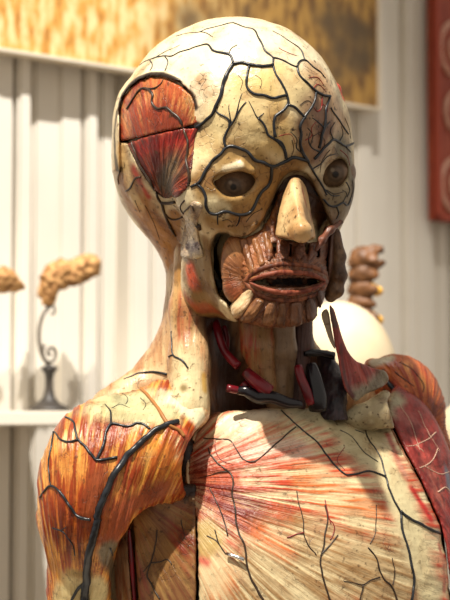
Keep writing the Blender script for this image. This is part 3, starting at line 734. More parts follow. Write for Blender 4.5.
vv = smin(vv, chain(gv, [(326, 360, 20, 10), (334, 385, 10, 13), (334, 415, 0, 14)], 6), 6)
sculpt('deep_neck_tissue', gv, vv, ROOT, '3a2a30', '1e1a22', fan=(310, 800, 400), width=5, length=12, amt=.8, dirt=1, rough=6, relief=2)
# ---- torso solid
def torso_field(g):
    s = ell(g, (285, 590, 70), (192, 176, 196), YAW)
    s = smin(s, ell(g, (392, 520, 96), (66, 84, 136), 0), 30)
    s = smin(s, ell(g, (250, 470, 20), (78, 86, 80), YAW), 30)
    return s
def shoulder_field(g):
    s = ell(g, (102, 490, -42), (64.5, 78, 91), 0, 1)
    s = smin(s, chain(g, [(95, 530, -38, 46), (95, 590, -30, 43), (92, 720, -20, 40)], 20), 26)
    s = smin(s, ell(g, (158, 455, -62), (50, 46, 50), YAW), 22)
    s = smin(s, chain(g, [(120, 425, -30, 28), (165, 408, -30, 26), (195, 418, -50, 15)], 10), 18)
    return s
gs = G(box_px(26, 205, 382, 705, -150, 60), VT)
sh = shoulder_field(gs)
sh = smax(sh, -poly2(*gs.proj(), [(-50, 300), (188, 300), (205, 398), (209, 412), (203, 422), (194, 432), (187, 442), (182.5, 454), (181.5, 475), (185, 495), (185, 530), (186, 720), (-50, 720)])*f32(-U), 4)
sh = smax(sh, -ell(gs, (152, 580, -75), (43, 84, 76), 0, 6), 8)     # hollow of the armpit
DELT = [('B', [(60, 470), (70, 520), (75, 550)], 34, '9a3c14', .6)]
shoulder = sculpt('shoulder_muscle', gs, sh, ROOT, 'eda850', '98390e', fan=(76, 690, 190, .0), width=2.7, length=46, amt=1, dirt=.7, relief=3.4, rough=1.2, thr=(.43, .55), dabs=[
    ('A', [(70, 440), (90, 430)], 22, 'e6963a', .7), ('A', [(60, 500), (75, 530), (90, 500)], 25, 'cc6a24', .7), ('AB', [(100, 480), (92, 520)], 12, '9a4a22', .8),
    ('A', [(160, 440), (140, 465), (170, 470)], 22, 'eba844', .7), ('B', [(150, 450), (170, 465)], 20, 'bf6420', .7), ('A', [(178, 440), (180, 455)], 8, 'ecd2a0', .8), ('A', [(150, 455), (135, 470)], 7, 'e8b060', .8),
    ('AB', [(160, 490), (140, 500), (120, 520), (108, 540)], 12, '9c4a24', .6),
    ('AB', [(110, 398), (140, 402), (165, 412), (100, 408)], 20, 'c3be92', .6), ('AB', [(118, 415), (140, 418)], 9, 'b8b084', .8), ('AB', [(112, 395), (125, 402)], 8, 'a9a884', .8), ('amt', [(110, 398), (160, 412)], 20, .25, .6),
    ('AB', [(170, 400), (195, 412), (200, 420)], 14, 'e4dcb8', .6), ('amt', [(180, 400), (200, 418)], 14, .2, .6), ('AB', [(206, 414), (196, 432)], 3, 'cba878', .6), ('AB', [(172, 424), (186, 436), (176, 430)], 6, 'd86a48', .8),
    ('A', [(100, 415), (82, 432), (65, 440)], 12, 'f0cd92', .8), ('B', [(65, 530), (80, 550)], 20, '6a2410', .7),  # first dab lightens the shoulder top, painting in its highlight streaks
    ('AB', [(75, 585), (85, 600), (60, 600), (95, 590)], 17, 'd8c48e', .5), ('amt', [(75, 590)], 24, .5, .5), ('B', [(52, 585), (50, 600)], 6, 'b8642a', .8), ('B', [(80, 590)], 15, 'a8844c', .6), ('AB', [(70, 572), (85, 575)], 7, 'a88a4c', .8),
    ('AB', [(110, 552), (113, 575), (116, 602)], 13, '7a6a50', .4), ('amt', [(115, 570)], 20, .6, .5), ('B', [(115, 570)], 16, '5d5040', .6)])
# ---- side of the chest under the arm
gr = G(box_px(92, 215, 425, 705, -140, 120), VT)
sd = torso_field(gr)
sd = smin(sd, chain(gr, [(160, 490, -40, 30), (140, 560, -14, 40), (135, 700, 0, 46)], 20), 24)
sd = smax(sd, poly2(*gr.proj(), [(110, 484), (196, 484), (196, 710), (110, 710)])*f32(U), 3)
sd = smin(sd, ell(gr, (186, 468, -26), (15, 18, 36)), 4)  # backing lump added behind the plate's gap, painted dark as its shade
sd = carve(gr, sd, [(126, 500), (131, 500), (136, 560), (140, 620), (133, 620), (129, 560)], 16, 2)
side = sculpt('chest_side_muscle', gr, sd, ROOT, '967242', '6a3c22', fan=(112, 470, 120), width=6, length=80, amt=.75, dirt=1.0, relief=1.8, dabs=[
    ('B', [(140, 530), (145, 590)], 12, '8c4a34', .7), ('AB', [(131, 520), (133, 600)], 5, '2a1a12', .5), ('A', [(120, 540), (118, 600)], 8, '8d7c60', .6), ('B', [(180, 520), (185, 560)], 16, '8d3c22', .7), ('AB', [(188, 440), (187, 462), (188, 485)], 16, '2a180f', .5)])
pipe('armpit_artery', [(129, 530, -62), (131, 555, -62), (133, 580, -60), (135, 610, -58)], [1.6, 2, 2, 1.6], ARTERY)
# ---- front chest plate
gp = G(box_px(176, 470, 395, 705, -200, 140), VT)
tf = torso_field(gp)
PLATE = [(195, 434), (200, 426), (207, 418), (214, 413), (232, 411), (252, 410), (272, 408), (290, 406), (306, 409), (320, 407), (331, 408), (340, 415), (347, 422), (354, 419), (364, 410), (376, 404), (385, 410), (392, 428), (404, 452), (418, 478), (430, 503), (440, 528), (446, 560), (450, 600), (452, 720), (199, 720), (198.5, 560), (197, 516), (190, 500), (185.5, 484), (186, 462), (189, 448)]
cp = shell(gp, tf, PLATE, 0, 26, 5)
cp = smax(cp, -chain(gp, [(196, 518, -88, 1.6), (197.5, 560, -100, 1.6), (198, 700, -105, 1.6)], 1), 1.5)
plate = sculpt('chest_plate', gp, cp, ROOT, 'e4d2a6', 'bf4320', fan=(160, 478, 150), width=3.6, length=70, amt=.75, dirt=.5, relief=3, rough=1.0, thr=(.43, .56), dabs=[
    ('amt', [(230, 425), (290, 412), (250, 418)], 17, .25, .6), ('AB', [(230, 420), (270, 414)], 12, 'ead9bd', .7),
    ('A', [(205, 470), (230, 478), (215, 495)], 22, 'c65e38', .8), ('B', [(205, 480), (225, 500), (240, 515)], 28, '7a1e10', .7), ('amt', [(210, 480), (240, 500), (290, 500)], 34, 1.0, .6), ('A', [(225, 510), (250, 525)], 14, 'c4663c', .8),
    ('A', [(210, 455), (250, 455), (300, 450)], 16, 'eecfb8', .8), ('B', [(230, 450), (280, 450), (310, 460)], 26, 'd4603f', .7), ('B', [(310, 480), (340, 500), (370, 510)], 22, 'd07238', .7), ('amt', [(330, 475), (360, 500)], 20, .75, .7),
    ('B', [(300, 560), (270, 580), (340, 570), (400, 580)], 50, '9c7444', .6), ('amt', [(290, 575), (350, 560), (400, 560), (430, 590)], 45, .7, .6), ('B', [(260, 535), (285, 550)], 12, 'd0682c', .8),
    ('AB', [(300, 410), (330, 418), (350, 440), (375, 425), (365, 455)], 22, 'c6b890', .6), ('amt', [(330, 420), (370, 440), (385, 470), (400, 500)], 22, .1, .5), ('AB', [(380, 455), (400, 500), (420, 545), (430, 600)], 18, 'ddd0a4', .6), ('amt', [(400, 510), (420, 560)], 18, .15, .5),
    ('AB', [(395, 455), (405, 475)], 6, 'c89078', .9), ('AB', [(413, 490), (420, 500), (430, 518)], 6, 'c2251c', .9), ('AB', [(388, 435), (398, 458)], 4, 'b4604c', .9), ('AB', [(440, 545), (445, 590)], 4, 'c47a5c', .9),
    ('AB', [(188, 446), (186, 470), (189, 496)], 3.4, 'dfc298', .5), ('AB', [(196, 432), (206, 420)], 3, 'e0c8a4', .5),
    ('AB', [(205, 530), (215, 540), (205, 550)], 13, 'c0a468', .6), ('amt', [(207, 540), (215, 575)], 18, .3, .6), ('B', [(205, 565), (225, 575), (205, 590)], 16, 'c87a44', .6), ('AB', [(200, 560), (207, 563)], 5, 'cc6a58', .9),
    ('dirt', [(340, 430), (380, 450)], 34, 1.0, .5), ('dirt', [(300, 570), (400, 580)], 50, .7, .6)])
# ---- collar piece between throat and far breast
gy = G(box_px(330, 400, 370, 432, -80, 120), 1.4*U)
cf = ell(gy, (362, 414, 46), (40, 60, 28), YAW)
cf = smax(cf, poly2(*gy.proj(), [(342, 420), (347, 412), (356, 405), (368, 401), (386, 389), (390, 393), (387, 402), (390, 414), (394, 428), (345, 430)])*f32(U), 3)
sculpt('collar_piece', gy, cf, ROOT, 'ac9e7c', '84724f', fan=(300, 500, 90), width=9, length=30, amt=.3, dirt=1.1, rough=4, relief=1, dabs=[('AB', [(352, 414), (365, 405)], 9, 'd0c4a0', .8)])
# ---- far breast muscle
gb = G(box_px(376, 490, 368, 705, -140, 180), VT)
bf = torso_field(gb)
RED = [(389, 398), (392, 390), (398, 384), (408, 391), (424, 402), (436, 416), (446, 436), (456, 460), (480, 520), (485, 720), (455, 720), (450, 575), (446, 545), (440, 522), (431, 501), (419, 476), (405, 450), (393, 426), (387, 410)]
br = shell(gb, bf, RED, 1, 24, 5)
breast = sculpt('breast_muscle', gb, br, ROOT, 'a03a34', '6b1a1a', fan=(470, 560, 150), width=8, length=14, amt=.7, dirt=.8, relief=1.8, rough=1.6, dabs=[
    ('AB', [(393, 396), (398, 400), (392, 412)], 10, 'a9a184', .7), ('A', [(400, 412), (410, 420)], 9, 'b4615a', .8), ('A', [(430, 470), (440, 500)], 12, 'a85a4c', .8), ('AB', [(446, 470), (450, 490)], 6, '6a6a78', .8), ('AB', [(440, 535), (447, 560), (447, 590)], 6, 'b05a50', .8), ('A', [(415, 440), (425, 455)], 8, 'bc5048', .8)])
# ---- far shoulder
gf = G(box_px(366, 450, 344, 470, 60, 260), 1.5*U)
fs = smin(ell(gf, (403, 398, 150), (38, 50, 46), 0, -30), chain(gf, [(372, 366, 120, 8), (395, 375, 130, 16), (424, 410, 140, 16), (432, 450, 150, 20)], 8), 12)
far = sculpt('far_shoulder_muscle', gf, fs, ROOT, 'c8703c', '93341c', fan=(440, 425, 70), width=5, length=40, amt=.8, dirt=.9, relief=2, dabs=[
    ('AB', [(374, 362), (388, 358)], 8, 'b8ac92', .7), ('A', [(410, 368), (425, 385)], 10, 'd6904c', .8), ('AB', [(392, 384), (410, 400)], 5, 'a03c28', .8), ('AB', [(431, 400), (435, 415)], 5, '8a4a3c', .8), ('AB', [(388, 382), (402, 396), (418, 412)], 2.6, '1c2028', .5)])
# ---- neck band, the flaring red strap at the far side
def slab(name, outline_front, thick, mat_args, mid, fan=None, dabs=(), vox=1.2, **kw):
    xs = [p[0] for p in outline_front]; ys = [p[1] for p in outline_front]; ds = [p[2] for p in outline_front]
    g = G(box_px(min(xs)-6, max(xs)+6, min(ys)-6, max(ys)+6, min(ds)-30, max(ds)+30), vox*U)
    A = np.array([(x, y, 1) for x, y, d in outline_front]); co, *_ = np.linalg.lstsq(A, np.array(ds, float), rcond=None)
    px, py = g.proj(); t = (g.Y-f32(cam_loc[1]))*f32(FW[1])+(g.Z-f32(cam_loc[2]))*f32(FW[2])
    dd = (t-f32(D))*f32(S)-(f32(co[0])*px+f32(co[1])*py+f32(co[2]))
    if mid: dd = dd+f32(mid)*np.sin(px*.2)*np.sin(py*.11)
    s = smax(np.abs(dd)*f32(U)-f32(thick*U), poly2(px, py, cr([(x, y) for x, y, d in outline_front], 3))*f32(U), 2.5)
    return sculpt(name, g, s, ROOT, *mat_args, fan=fan, dabs=dabs, **kw)
strap = slab('neck_strap_muscle', [(329, 306, -40), (334, 310, -38), (340, 330, -30), (347, 350, -20), (358, 362, -8), (374, 368, 8), (386, 372, 18), (388, 382, 20), (378, 389, 10), (364, 395, 0), (356, 401, -8), (348, 394, -14), (343, 384, -20), (338, 360, -28), (333, 332, -36)], 3.5,
     ('ac4c44', '742826'), 2.5, fan=(328, 290, 60), width=3, length=40, amt=.7, dirt=.8, relief=1.4, dabs=[
     ('AB', [(384, 378), (372, 388), (358, 398)], 13, '8f8672', .6), ('A', [(358, 374), (366, 378)], 8, 'b4584c', .8), ('AB', [(331, 310), (335, 325)], 3, '5a3a34', .6), ('AB', [(341, 345), (345, 380), (353, 396)], 3, '5d2626', .8)])
slab('neck_cord', [(321, 315, -32), (325, 309, -36), (329, 312, -34), (332, 330, -28), (336, 350, -22), (330, 342, -24), (325, 328, -28)], 2, ('c8bca4', '8f8270'), 0, fan=(325, 200, 60), width=3, amt=.5)
# ---- vessels of neck, shoulder and chest
veins('vein', [neck, shoulder], neck, VEIN, [
 [([(171.5, 331), (172, 342), (173, 355), (182, 360), (188, 368)], .9, 1.2), ([(173, 355), (164, 359), (155, 362), (147, 367)], 1.1, .6)],
 [([(124, 379), (132, 376), (140, 373), (155, 372), (169, 375), (180, 377), (191, 372.5), (200, 368), (207, 365)], .8, 2.4)],
], jump=45)
vessel('collar_seam', [shoulder], [([(140, 388), (148, 396), (158, 409), (168, 425), (178, 430), (184, 437)], 1.8, 2.4)], plain('seam_tan', 'a9713c', .5, .4), shoulder, jump=60, wig=.2, sink=.5)
veins('vein', [shoulder], shoulder, VEIN, [
 [([(178, 422), (168, 424.5), (153, 432), (141, 443), (130, 453), (121, 464), (113, 477), (105, 495), (99, 511), (95, 530), (90, 550), (87, 570), (85.5, 586), (84, 604)], 3.2, 5.2), ([(85, 583), (77, 590), (71, 602)], 2.2, 1.6)],
 [([(60, 414.5), (67, 418), (74, 422), (75.5, 432), (78, 440), (85, 446), (92, 455), (97, 460.5), (108, 459), (118, 457.5)], 1.1, 2.0), ([(78, 440), (68, 442), (60, 439), (55, 432), (48, 431)], 1.5, .8), ([(54, 432), (52, 445), (49, 460), (49, 472), (51, 485)], 1.4, .8),
  ([(97, 460), (99, 456), (104, 445), (106, 432), (111, 424), (118, 425), (128, 427), (137, 423), (143, 424.5), (150, 429)], 1.8, 1.4), ([(111, 424), (110.5, 412), (105, 404)], 1.6, .5)],
 [([(40, 497), (50, 485.5), (60, 492), (68, 502.5), (73, 510.5), (81, 518), (90, 519.5)], 1.2, 2.0)], [([(52.5, 528), (62, 531), (68, 537.5), (73.5, 546.5), (75, 556)], .9, .7), ([(60, 531), (66, 527)], .8, .5)],
 [([(110, 548), (114, 562), (112, 578), (119, 590)], 1, .8)],
], sink=.45)
# hair-fine cracks on the pale cap of the shoulder
veins('vein', [shoulder], shoulder, VEIN, [[([(120, 392), (128, 398), (126, 404)], .5, .4)], [([(140, 398), (146, 404), (143, 410)], .5, .4)], [([(112, 408), (120, 404), (130, 408)], .5, .3)]])
veins('vein', [side, shoulder], side, VEINB, [[([(157, 530), (155, 547), (151, 562.7), (147, 574), (152, 585), (160, 599)], .8, 1.1), ([(151, 562.7), (160, 562), (168, 559), (172, 565)], 1, .6), ([(151, 563), (143, 572)], .9, .6)], [([(181, 520), (186, 540)], .6, .4)]], label='brown black vein')
CT = [plate]
veins('vein', CT, plate, VEINB, [
 [([(203, 438), (210, 438.7), (220, 439), (230, 440), (237, 450.7), (243, 459), (252, 462), (261, 458), (270, 449), (281, 440), (290.5, 430.7), (296, 427)], .7, .9)],
 [([(208, 448), (210, 453), (218, 464), (230, 472), (233, 482), (232, 493), (235, 507), (237.5, 530), (244.5, 545), (247, 566), (252, 580), (263, 600)], .9, 1.4), ([(230, 472), (221, 472), (211, 475), (200, 478)], .9, .5)],
 [([(210, 488), (216.7, 503), (222, 514), (226, 528), (228, 536)], .7, .9), ([(215, 530), (219, 544), (226, 554)], .8, .7), ([(207, 536), (215, 540), (219, 544)], .6, .7)],
 [([(376.5, 505), (376, 520), (375, 534), (370, 544)], .5, .5)],
 [([(338, 535), (330, 545), (321, 556), (321.5, 571), (325.5, 586), (331, 604)], .7, 1.3), ([(324.7, 505), (327.5, 520), (325, 534), (324, 545), (321, 556)], .7, 1.0)],
 [([(296.7, 490.7), (299, 505), (303, 518), (303.5, 532), (307, 543), (316, 555)], .6, .8)],
 [([(368, 547.5), (376, 557), (379.5, 570), (385, 580), (392.5, 587), (397.5, 604)], .9, 1.2), ([(380, 577), (371, 580), (363, 585), (355, 583), (344, 581)], .9, .6), ([(363, 585), (360, 602)], .9, .8)],
 [([(392, 558), (394.5, 570), (393, 585)], .6, .6)],
], label='brown black vein')
veins('vein', CT, plate, VEIN, [
 [([(281, 410), (288.5, 417.5), (297, 425.5), (307, 434), (318, 443), (326, 454.5), (336, 466.5), (346, 475), (356, 474), (367, 471), (376, 473), (385, 477), (389, 489), (394.5, 502), (400, 512), (402, 530), (407, 545), (411, 564), (414, 580), (411, 604)], .9, 1.7),
  ([(400, 511), (410, 519), (422, 525), (432, 530.5), (441, 534)], 1.9, 1.8), ([(360, 412), (364, 425), (368, 438), (376, 450), (382, 462), (385, 476)], .8, 1.1), ([(355, 430), (364, 433)], .6, .6), ([(340, 430), (352, 437), (364, 452), (378, 462)], .5, .7)],
])
veins('artery', CT, plate, VEINR, [[([(287, 538), (295, 535), (304, 532.5)], .8, .9)], [([(325, 500), (328, 515), (331, 524)], .7, .6)], [([(215, 440), (216, 452), (222, 461), (232, 464)], .6, .5)], [([(330, 540), (335, 528), (328, 518)], .7, .5)], [([(345, 447), (337, 460), (345, 470)], .5, .4)]])
veins('vein', [breast], breast, VEINC, [[([(396, 441), (405, 446), (416, 445), (428, 439), (436, 432)], .5, .5), ([(416, 445), (424, 452)], .5, .4)], [([(412, 470), (425, 466), (434, 458), (438, 448)], .6, .5), ([(425, 466), (440, 474), (449, 472)], .5, .5)], [([(438, 492), (445, 487), (450, 492)], .9, .7)], [([(400, 405), (412, 425), (420, 450)], .4, .3)], [([(418, 410), (428, 432), (440, 452)], .4, .3)]], label='cream thread vein')
veins('vein', [far], far, VEIN, [[([(386, 381), (396, 392), (408, 402), (418, 412), (426, 424)], 2.4, 2.4)], [([(400, 362), (415, 372), (424, 386), (423, 392)], .6, .6)], [([(395, 372), (408, 382), (414, 386)], .7, .6)]])
vessel('plate_edge_line', [breast, plate], [([(386, 420), (396, 439), (408, 462), (421, 483), (432, 506), (441, 526), (446, 555), (449, 590)], 1.2, 1.6)], plain('edge_tan', '8a5a3a', .5), plate)
vessel('cut_rim', [plate], [([(209, 418), (202, 425), (196, 435), (191, 446), (188.5, 460), (188, 475), (189.5, 488), (194, 500)], 2.2, 1.8)], plain('rim_cream', 'd9bd92', .45, .4), plate, wig=.2, sink=.3, jump=60)
pipe('metal_pin', [(226.5, 553.5, -106), (244, 559.5, -112)], [1.6, 1.6], plain('pin_steel', 'd8d8d8', .25, .5, 1), plate, 'small bright metal pin')
# foot of the bust: closed trunk, run up and coloured dark as shade behind the gaps
gz = G(box_px(70, 480, 395, 720, -160, 260), 3.4*U)
tz = torso_field(gz)+f32(26*U)
tz = smax(tz, -(gz.Z-f32(P(0, 700, 0)[2])), 2)
sculpt('trunk', gz, tz, ROOT, '4a3022', '2e1c14', width=8, amt=.4)
# =================================================================== THE GALLERY BEHIND
WY = math.radians(41)
W0 = np.array(P(50, 415, 1000)); WT = np.array([math.cos(WY), math.sin(WY), 0]); WN = np.array([math.sin(WY), -math.cos(WY), 0]); ZZ = np.array([0, 0, 1.])
WROT = (0, 0, WY)
def on_wall(px, py, w=0):
    """wall coordinates (along, height) seen at a pixel on the plane w metres in front of the wall"""
    r = ray(px, py); o = W0+WN*w
    t = ((o-cam_loc)@WN)/(r@WN); p = cam_loc+r*t
    return float((p-W0)@WT), float(p[2])
def wall_pt(u, z, w): return W0*np.array([1, 1, 0])+WT*u+WN*w+ZZ*z
def add_box(bm, u0, u1, w0, w1, z0, z1, bev=0):
    vs = [bm.verts.new(wall_pt(u, z, w)) for u in (u0, u1) for w in (w0, w1) for z in (z0, z1)]
    q = [(0, 1, 3, 2), (4, 6, 7, 5), (0, 4, 5, 1), (2, 3, 7, 6), (0, 2, 6, 4), (1, 5, 7, 3)]
    fs = [bm.faces.new([vs[i] for i in f]) for f in q]
    bmesh.ops.recalc_face_normals(bm, faces=fs)
    if bev: bmesh.ops.bevel(bm, geom=list({e for f in fs for e in f.edges}), offset=bev, segments=2, affect='EDGES')
def bm_obj(name, bm, mat, parent=None, smooth=False):
    me = bpy.data.meshes.new(name); bm.to_mesh(me); bm.free(); me.materials.append(mat)
    if smooth:
        for p in me.polygons: p.use_smooth = True
    o = bpy.data.objects.new(name, me); COL.objects.link(o)
    if parent is not None: o.parent = parent; o.location = -Vector(parent.location)
    return o
def struct(o): o['kind'] = 'structure'; return o
WALLM = plain('wall_white_paint', 'ddd6c8', .65, .3, nz=.3, col2='d2cabb', scale=14)
bm = bmesh.new()
ua, ub = on_wall(-330, 300)[0], on_wall(760, 300)[0]
add_box(bm, ua, ub, -.08, 0, 0, 2.9)
edges = [(-9, 13, .028), (13, 18, .018), (18, 31, .032), (31, 34, .014), (34, 59.5, .016), (59.5, 82, .020), (82, 86, .012), (86, 98.5, .024), (98.5, 101, .010), (101, 114, .010)]
for a, b, w in edges: add_box(bm, on_wall(a, 250, w)[0], on_wall(b, 250, w)[0], -.01, w, 0, 2.9, .003)
rs = random.Random(11)
x = on_wall(116, 250)[0]
while x < ub:
    wd = rs.choice((.018, .026, .034, .03)); w = rs.choice((.016, .02, .023, .026, .029))
    add_box(bm, x, x+wd, -.01, w, 0, 2.9, .003); x += wd+rs.choice((0, 0, .001, .003))
x = on_wall(-12, 250)[0]
while x > ua:
    wd = rs.choice((.018, .026, .034, .03)); w = rs.choice((.016, .02, .023, .026, .029))
    add_box(bm, x-wd, x, -.01, w, 0, 2.9, .003); x -= wd+rs.choice((0, 0, .001, .003))
struct(bm_obj('wall_back', bm, WALLM))
bm = bmesh.new(); bmesh.ops.create_grid(bm, x_segments=1, y_segments=1, size=3.5)
struct(bm_obj('floor', bm, plain('floor_oak', '8a6a4a', .5, .4, nz=.6, col2='74563a', scale=6)))
# ---- the big golden canvas
def canvas_material():
    m, nt, b = new_mat('canvas_gold'); L = nt.links
    tc = node(nt, 'ShaderNodeTexCoord'); mp = node(nt, 'ShaderNodeMapping'); L.new(tc.outputs[3], mp.inputs[0]); mp.inputs['Scale'].default_value = (1, 1, .4)
    n1 = node(nt, 'ShaderNodeTexNoise'); n1.inputs['Scale'].default_value = 85; n1.inputs['Detail'].default_value = 5; L.new(mp.outputs[0], n1.inputs[0])
    n2 = node(nt, 'ShaderNodeTexNoise'); n2.inputs['Scale'].default_value = 9; n2.inputs['Detail'].default_value = 3; L.new(tc.outputs[3], n2.inputs[0])
    at = node(nt, 'ShaderNodeAttribute', attribute_name='along').outputs[2]
    c = mixc(nt, ramp(nt, n1.outputs[0], .36, .6), srgb('dcc48c'), srgb('c8923f'))
    c = mixc(nt, ramp(nt, n1.outputs[0], .55, .72), c, srgb('98642a'))
    d = mixc(nt, ramp(nt, n1.outputs[0], .4, .65), srgb('a8803e'), srgb('6a4a26'))
    d = mixc(nt, ramp(nt, n2.outputs[0], .5, .68), d, srgb('5d4a30'))
    f = math_(nt, 'ADD', at, math_(nt, 'MULTIPLY', math_(nt, 'SUBTRACT', n2.outputs[0], .5), .7))
    c = mixc(nt, ramp(nt, f, .4, .75), c, d); c = mixc(nt, ramp(nt, f, 1.0, 1.25), c, srgb('3a3226'))
    L.new(c, b.inputs['Base Color']); b.inputs['Roughness'].default_value = .6
    bp = node(nt, 'ShaderNodeBump'); bp.inputs['Strength'].default_value = .5; bp.inputs['Distance'].default_value = .003; L.new(n1.outputs[0], bp.inputs['Height']); L.new(bp.outputs[0], b.inputs['Normal'])
    return m
u1, zb1 = on_wall(381.5, 110, .06); u0, zb0 = on_wall(-90, 30, .06); zb = .5*(zb1+on_wall(0, 44, .06)[1])
pa = empty('painting', Vector(wall_pt((u0+u1)/2, zb, .03)), 'large golden ochre canvas of streaky brushwork hung high on the slatted wall', 'painting')
bm = bmesh.new(); add_box(bm, u0, u1, .034, .052, zb, zb+.9); cv = bm_obj('canvas', bm, canvas_material(), pa)
at = cv.data.attributes.new('along', 'FLOAT', 'POINT')
for i, v in enumerate(cv.data.vertices):
    at.data[i].value = 0 if (np.array(v.co)-W0)@WT < (u0+u1)/2 else 1.0
FR = plain('frame_cream', 'd8cdb8', .5, .4)
bm = bmesh.new(); t = .0035
for a, b, c, d in ((u0-t, u1+t, zb-t, zb), (u0-t, u1+t, zb+.9, zb+.9+t), (u0-t, u0, zb, zb+.9), (u1, u1+t, zb, zb+.9)): add_box(bm, a, b, .0345, .058, c, d)
bm_obj('frame', bm, FR, pa)
bm = bmesh.new()

add_box(bm, u0+(u1-u0)*.2, u0+(u1-u0)*.8, .033, .034, zb+.5, zb+.53); bm_obj('hanger', bm, FR, pa)
# ---- red carved panel
r0, zr = on_wall(427.5, 221, .034)
ra_ = empty('carved_relief', Vector(wall_pt(r0+.09, zr, .03)), 'dark red wooden panel carved with raised pink scrolls at the picture edge', 'carving')
REDW = plain('carved_red_wood', 'a04a32', .5, .4, nz=.6, col2='7e2c1c', scale=60, bump=.3); PINK = plain('carved_pink_ridge', 'd3a48c', .5, .4, nz=.6, col2='b87660', scale=90)
bm = bmesh.new(); add_box(bm, r0, r0+.2, .033, .045, zr, zr+.5, .003); bm_obj('panel', bm, REDW, ra_)
bm = bmesh.new(); add_box(bm, r0, r0+.012, .0455, .052, zr, zr+.5, .002); add_box(bm, r0, r0+.2, .0455, .052, zr, zr+.010, .002); bm_obj('border', bm, plain('carved_red_edge', 'a0432c', .5, .4), ra_)
for cu, cz, tw in ((.05, .055, 1), (.05, .15, -1), (.05, .245, 1), (.05, .34, -1), (.135, .10, -1), (.135, .2, 1), (.135, .3, -1)):
    c = []; 
    for i in range(60):
        a = i/59*3.4*math.pi; r = .006+.034*i/59
        c.append(wall_pt(r0+cu+tw*r*math.cos(a), zr+cz+r*1.1*math.sin(a), .047))
    v, f = tube_geo(np.array(c), [.004]*60, 8); o = mesh_from('scroll', v, f, PINK, ra_); o.location = -Vector(ra_.location)
# ---- shelf with scroll stands
us, zs = on_wall(56, 411, .09); ul = on_wall(-120, 408, .09)[0]
bm = bmesh.new(); add_box(bm, ul, us+.012, 0.0, .15, zs-.016, zs, .002)
tag(bm_obj('shelf', bm, plain('shelf_white', 'd6cfc2', .35, .5)), 'narrow white shelf fixed to the slatted wall carrying two scroll stands', 'shelf')
IRON = plain('stand_dark_iron', '25211d', .5, .4, nz=.5, col2='3c342c', scale=60); STEEL = plain('stand_bare_metal', '5a5248', .45, .5, metal=.2)
SPEC = plain('dried_specimen', 'b88e5c', .7, .2, nz=1, col2='7c5530', scale=140, bump=1)
def lathe(prof, c, n=28):
    V, Fc = [], []
    for r, z in prof:
        for k in range(n): V.append((c[0]+r*math.cos(2*math.pi*k/n), c[1]+r*math.sin(2*math.pi*k/n), c[2]+z))
    for i in range(len(prof)-1):
        for k in range(n): Fc.append((i*n+k, i*n+(k+1) % n, (i+1)*n+(k+1) % n, (i+1)*n+k))
    Fc.append(tuple(range(n))[::-1]); Fc.append(tuple((len(prof)-1)*n+k for k in range(n)))
    return V, Fc
def scroll_stand(px, label):
    u = on_wall(px, 408, .09)[0]; b = wall_pt(u, zs, .09); k = sc(project(b)[2])
    r = empty('scroll_stand', Vector(b), label, 'display stand', 'scroll stands on the shelf')
    def local(o): o.location = -Vector(b); return o
    v, f = lathe([(21*k, 0), (21*k, 2*k), (17*k, 5*k), (11*k, 8*k), (6*k, 14*k), (4.2*k, 22*k), (3.8*k, 32*k), (5*k, 38*k), (8.5*k, 41.5*k), (8.5*k, 44*k), (5*k, 45*k), (2*k, 46*k)], b)
    local(mesh_from('base', v, f, IRON, r))
    pts = [(2, 44), (-3, 48), (-9, 56), (-12.5, 70), (-12, 84), (-8, 96), (-2, 103), (2, 107)]
    v, f = tube_geo(np.array(spline([b+WT*x*k+ZZ*z*k for x, z in pts], .003)), [2.0*k]*len(spline([b+WT*x*k+ZZ*z*k for x, z in pts], .003)), 10); local(mesh_from('stem', v, f, STEEL, r))
    c = [b+WT*k*(1.5+(1.5+9*i/39)*math.cos(-1.6-i/39*8.6))+ZZ*k*(58+(1.5+10.5*i/39)*math.sin(-1.6-i/39*8.6)) for i in range(40)]
    v, f = tube_geo(np.array(c), [1.8*k]*40, 10); local(mesh_from('curl', v, f, STEEL, r))
    pts = [(2, 107), (6, 104), (6, 98), (2, 97)]
    q = np.array(spline([b+WT*x*k+ZZ*z*k for x, z in pts], .003)); v, f = tube_geo(q, [1.3*k]*len(q), 8); local(mesh_from('hook', v, f, STEEL, r))
    return b, k
b1, k1 = scroll_stand(49, 'dark scroll stand whose base shows whole, beside the bust shoulder')
b2, k2 = scroll_stand(-32, 'dark scroll stand holding the specimen that pokes in at the picture edge')
def specimen(b, k, blobs, label):
    pts = [b+WT*x*k+ZZ*z*k+WN*w*k for x, z, w, *_ in blobs]
    pts = [p+np.array([s*30*k]*3) for p in pts for s in (-1, 1)]
    g = G(pts, 1.1*k); s = None
    for x, z, w, r in blobs:
        c = b+WT*x*k+ZZ*z*k+WN*w*k
        e = np.sqrt((g.X-f32(c[0]))**2+(g.Y-f32(c[1]))**2+(g.Z-f32(c[2]))**2)-f32(r*k)
        s = e if s is None else smin(s, e, 6)
    V, Q = surface_nets(g, s)
    n = fbm(V[:, 0]/k/5, V[:, 1]/k/5, V[:, 2]/k/5, 4, 3); cen = V.mean(0); dr = V-cen; dr /= np.linalg.norm(dr, axis=1)[:, None]
    V = V+dr*((n-.5)*11*k)[:, None]
    o = mesh_from('dried_specimen', V, Q, SPEC); tag(o, label, 'specimen', 'dried specimens on the scroll stands'); return o
specimen(b1, k1, [(0, 111, 0, 6), (-2, 119, 0, 10), (-1, 128, 1, 11), (6, 135, 0, 13), (17, 138, -1, 13), (27, 140, 0, 12), (37, 144, 1, 13), (46, 147, 0, 13), (52, 146, 0, 9), (12, 144, 2, 9)], 'tan lumpy dried specimen like a ginger root, shown whole on its scroll stand')
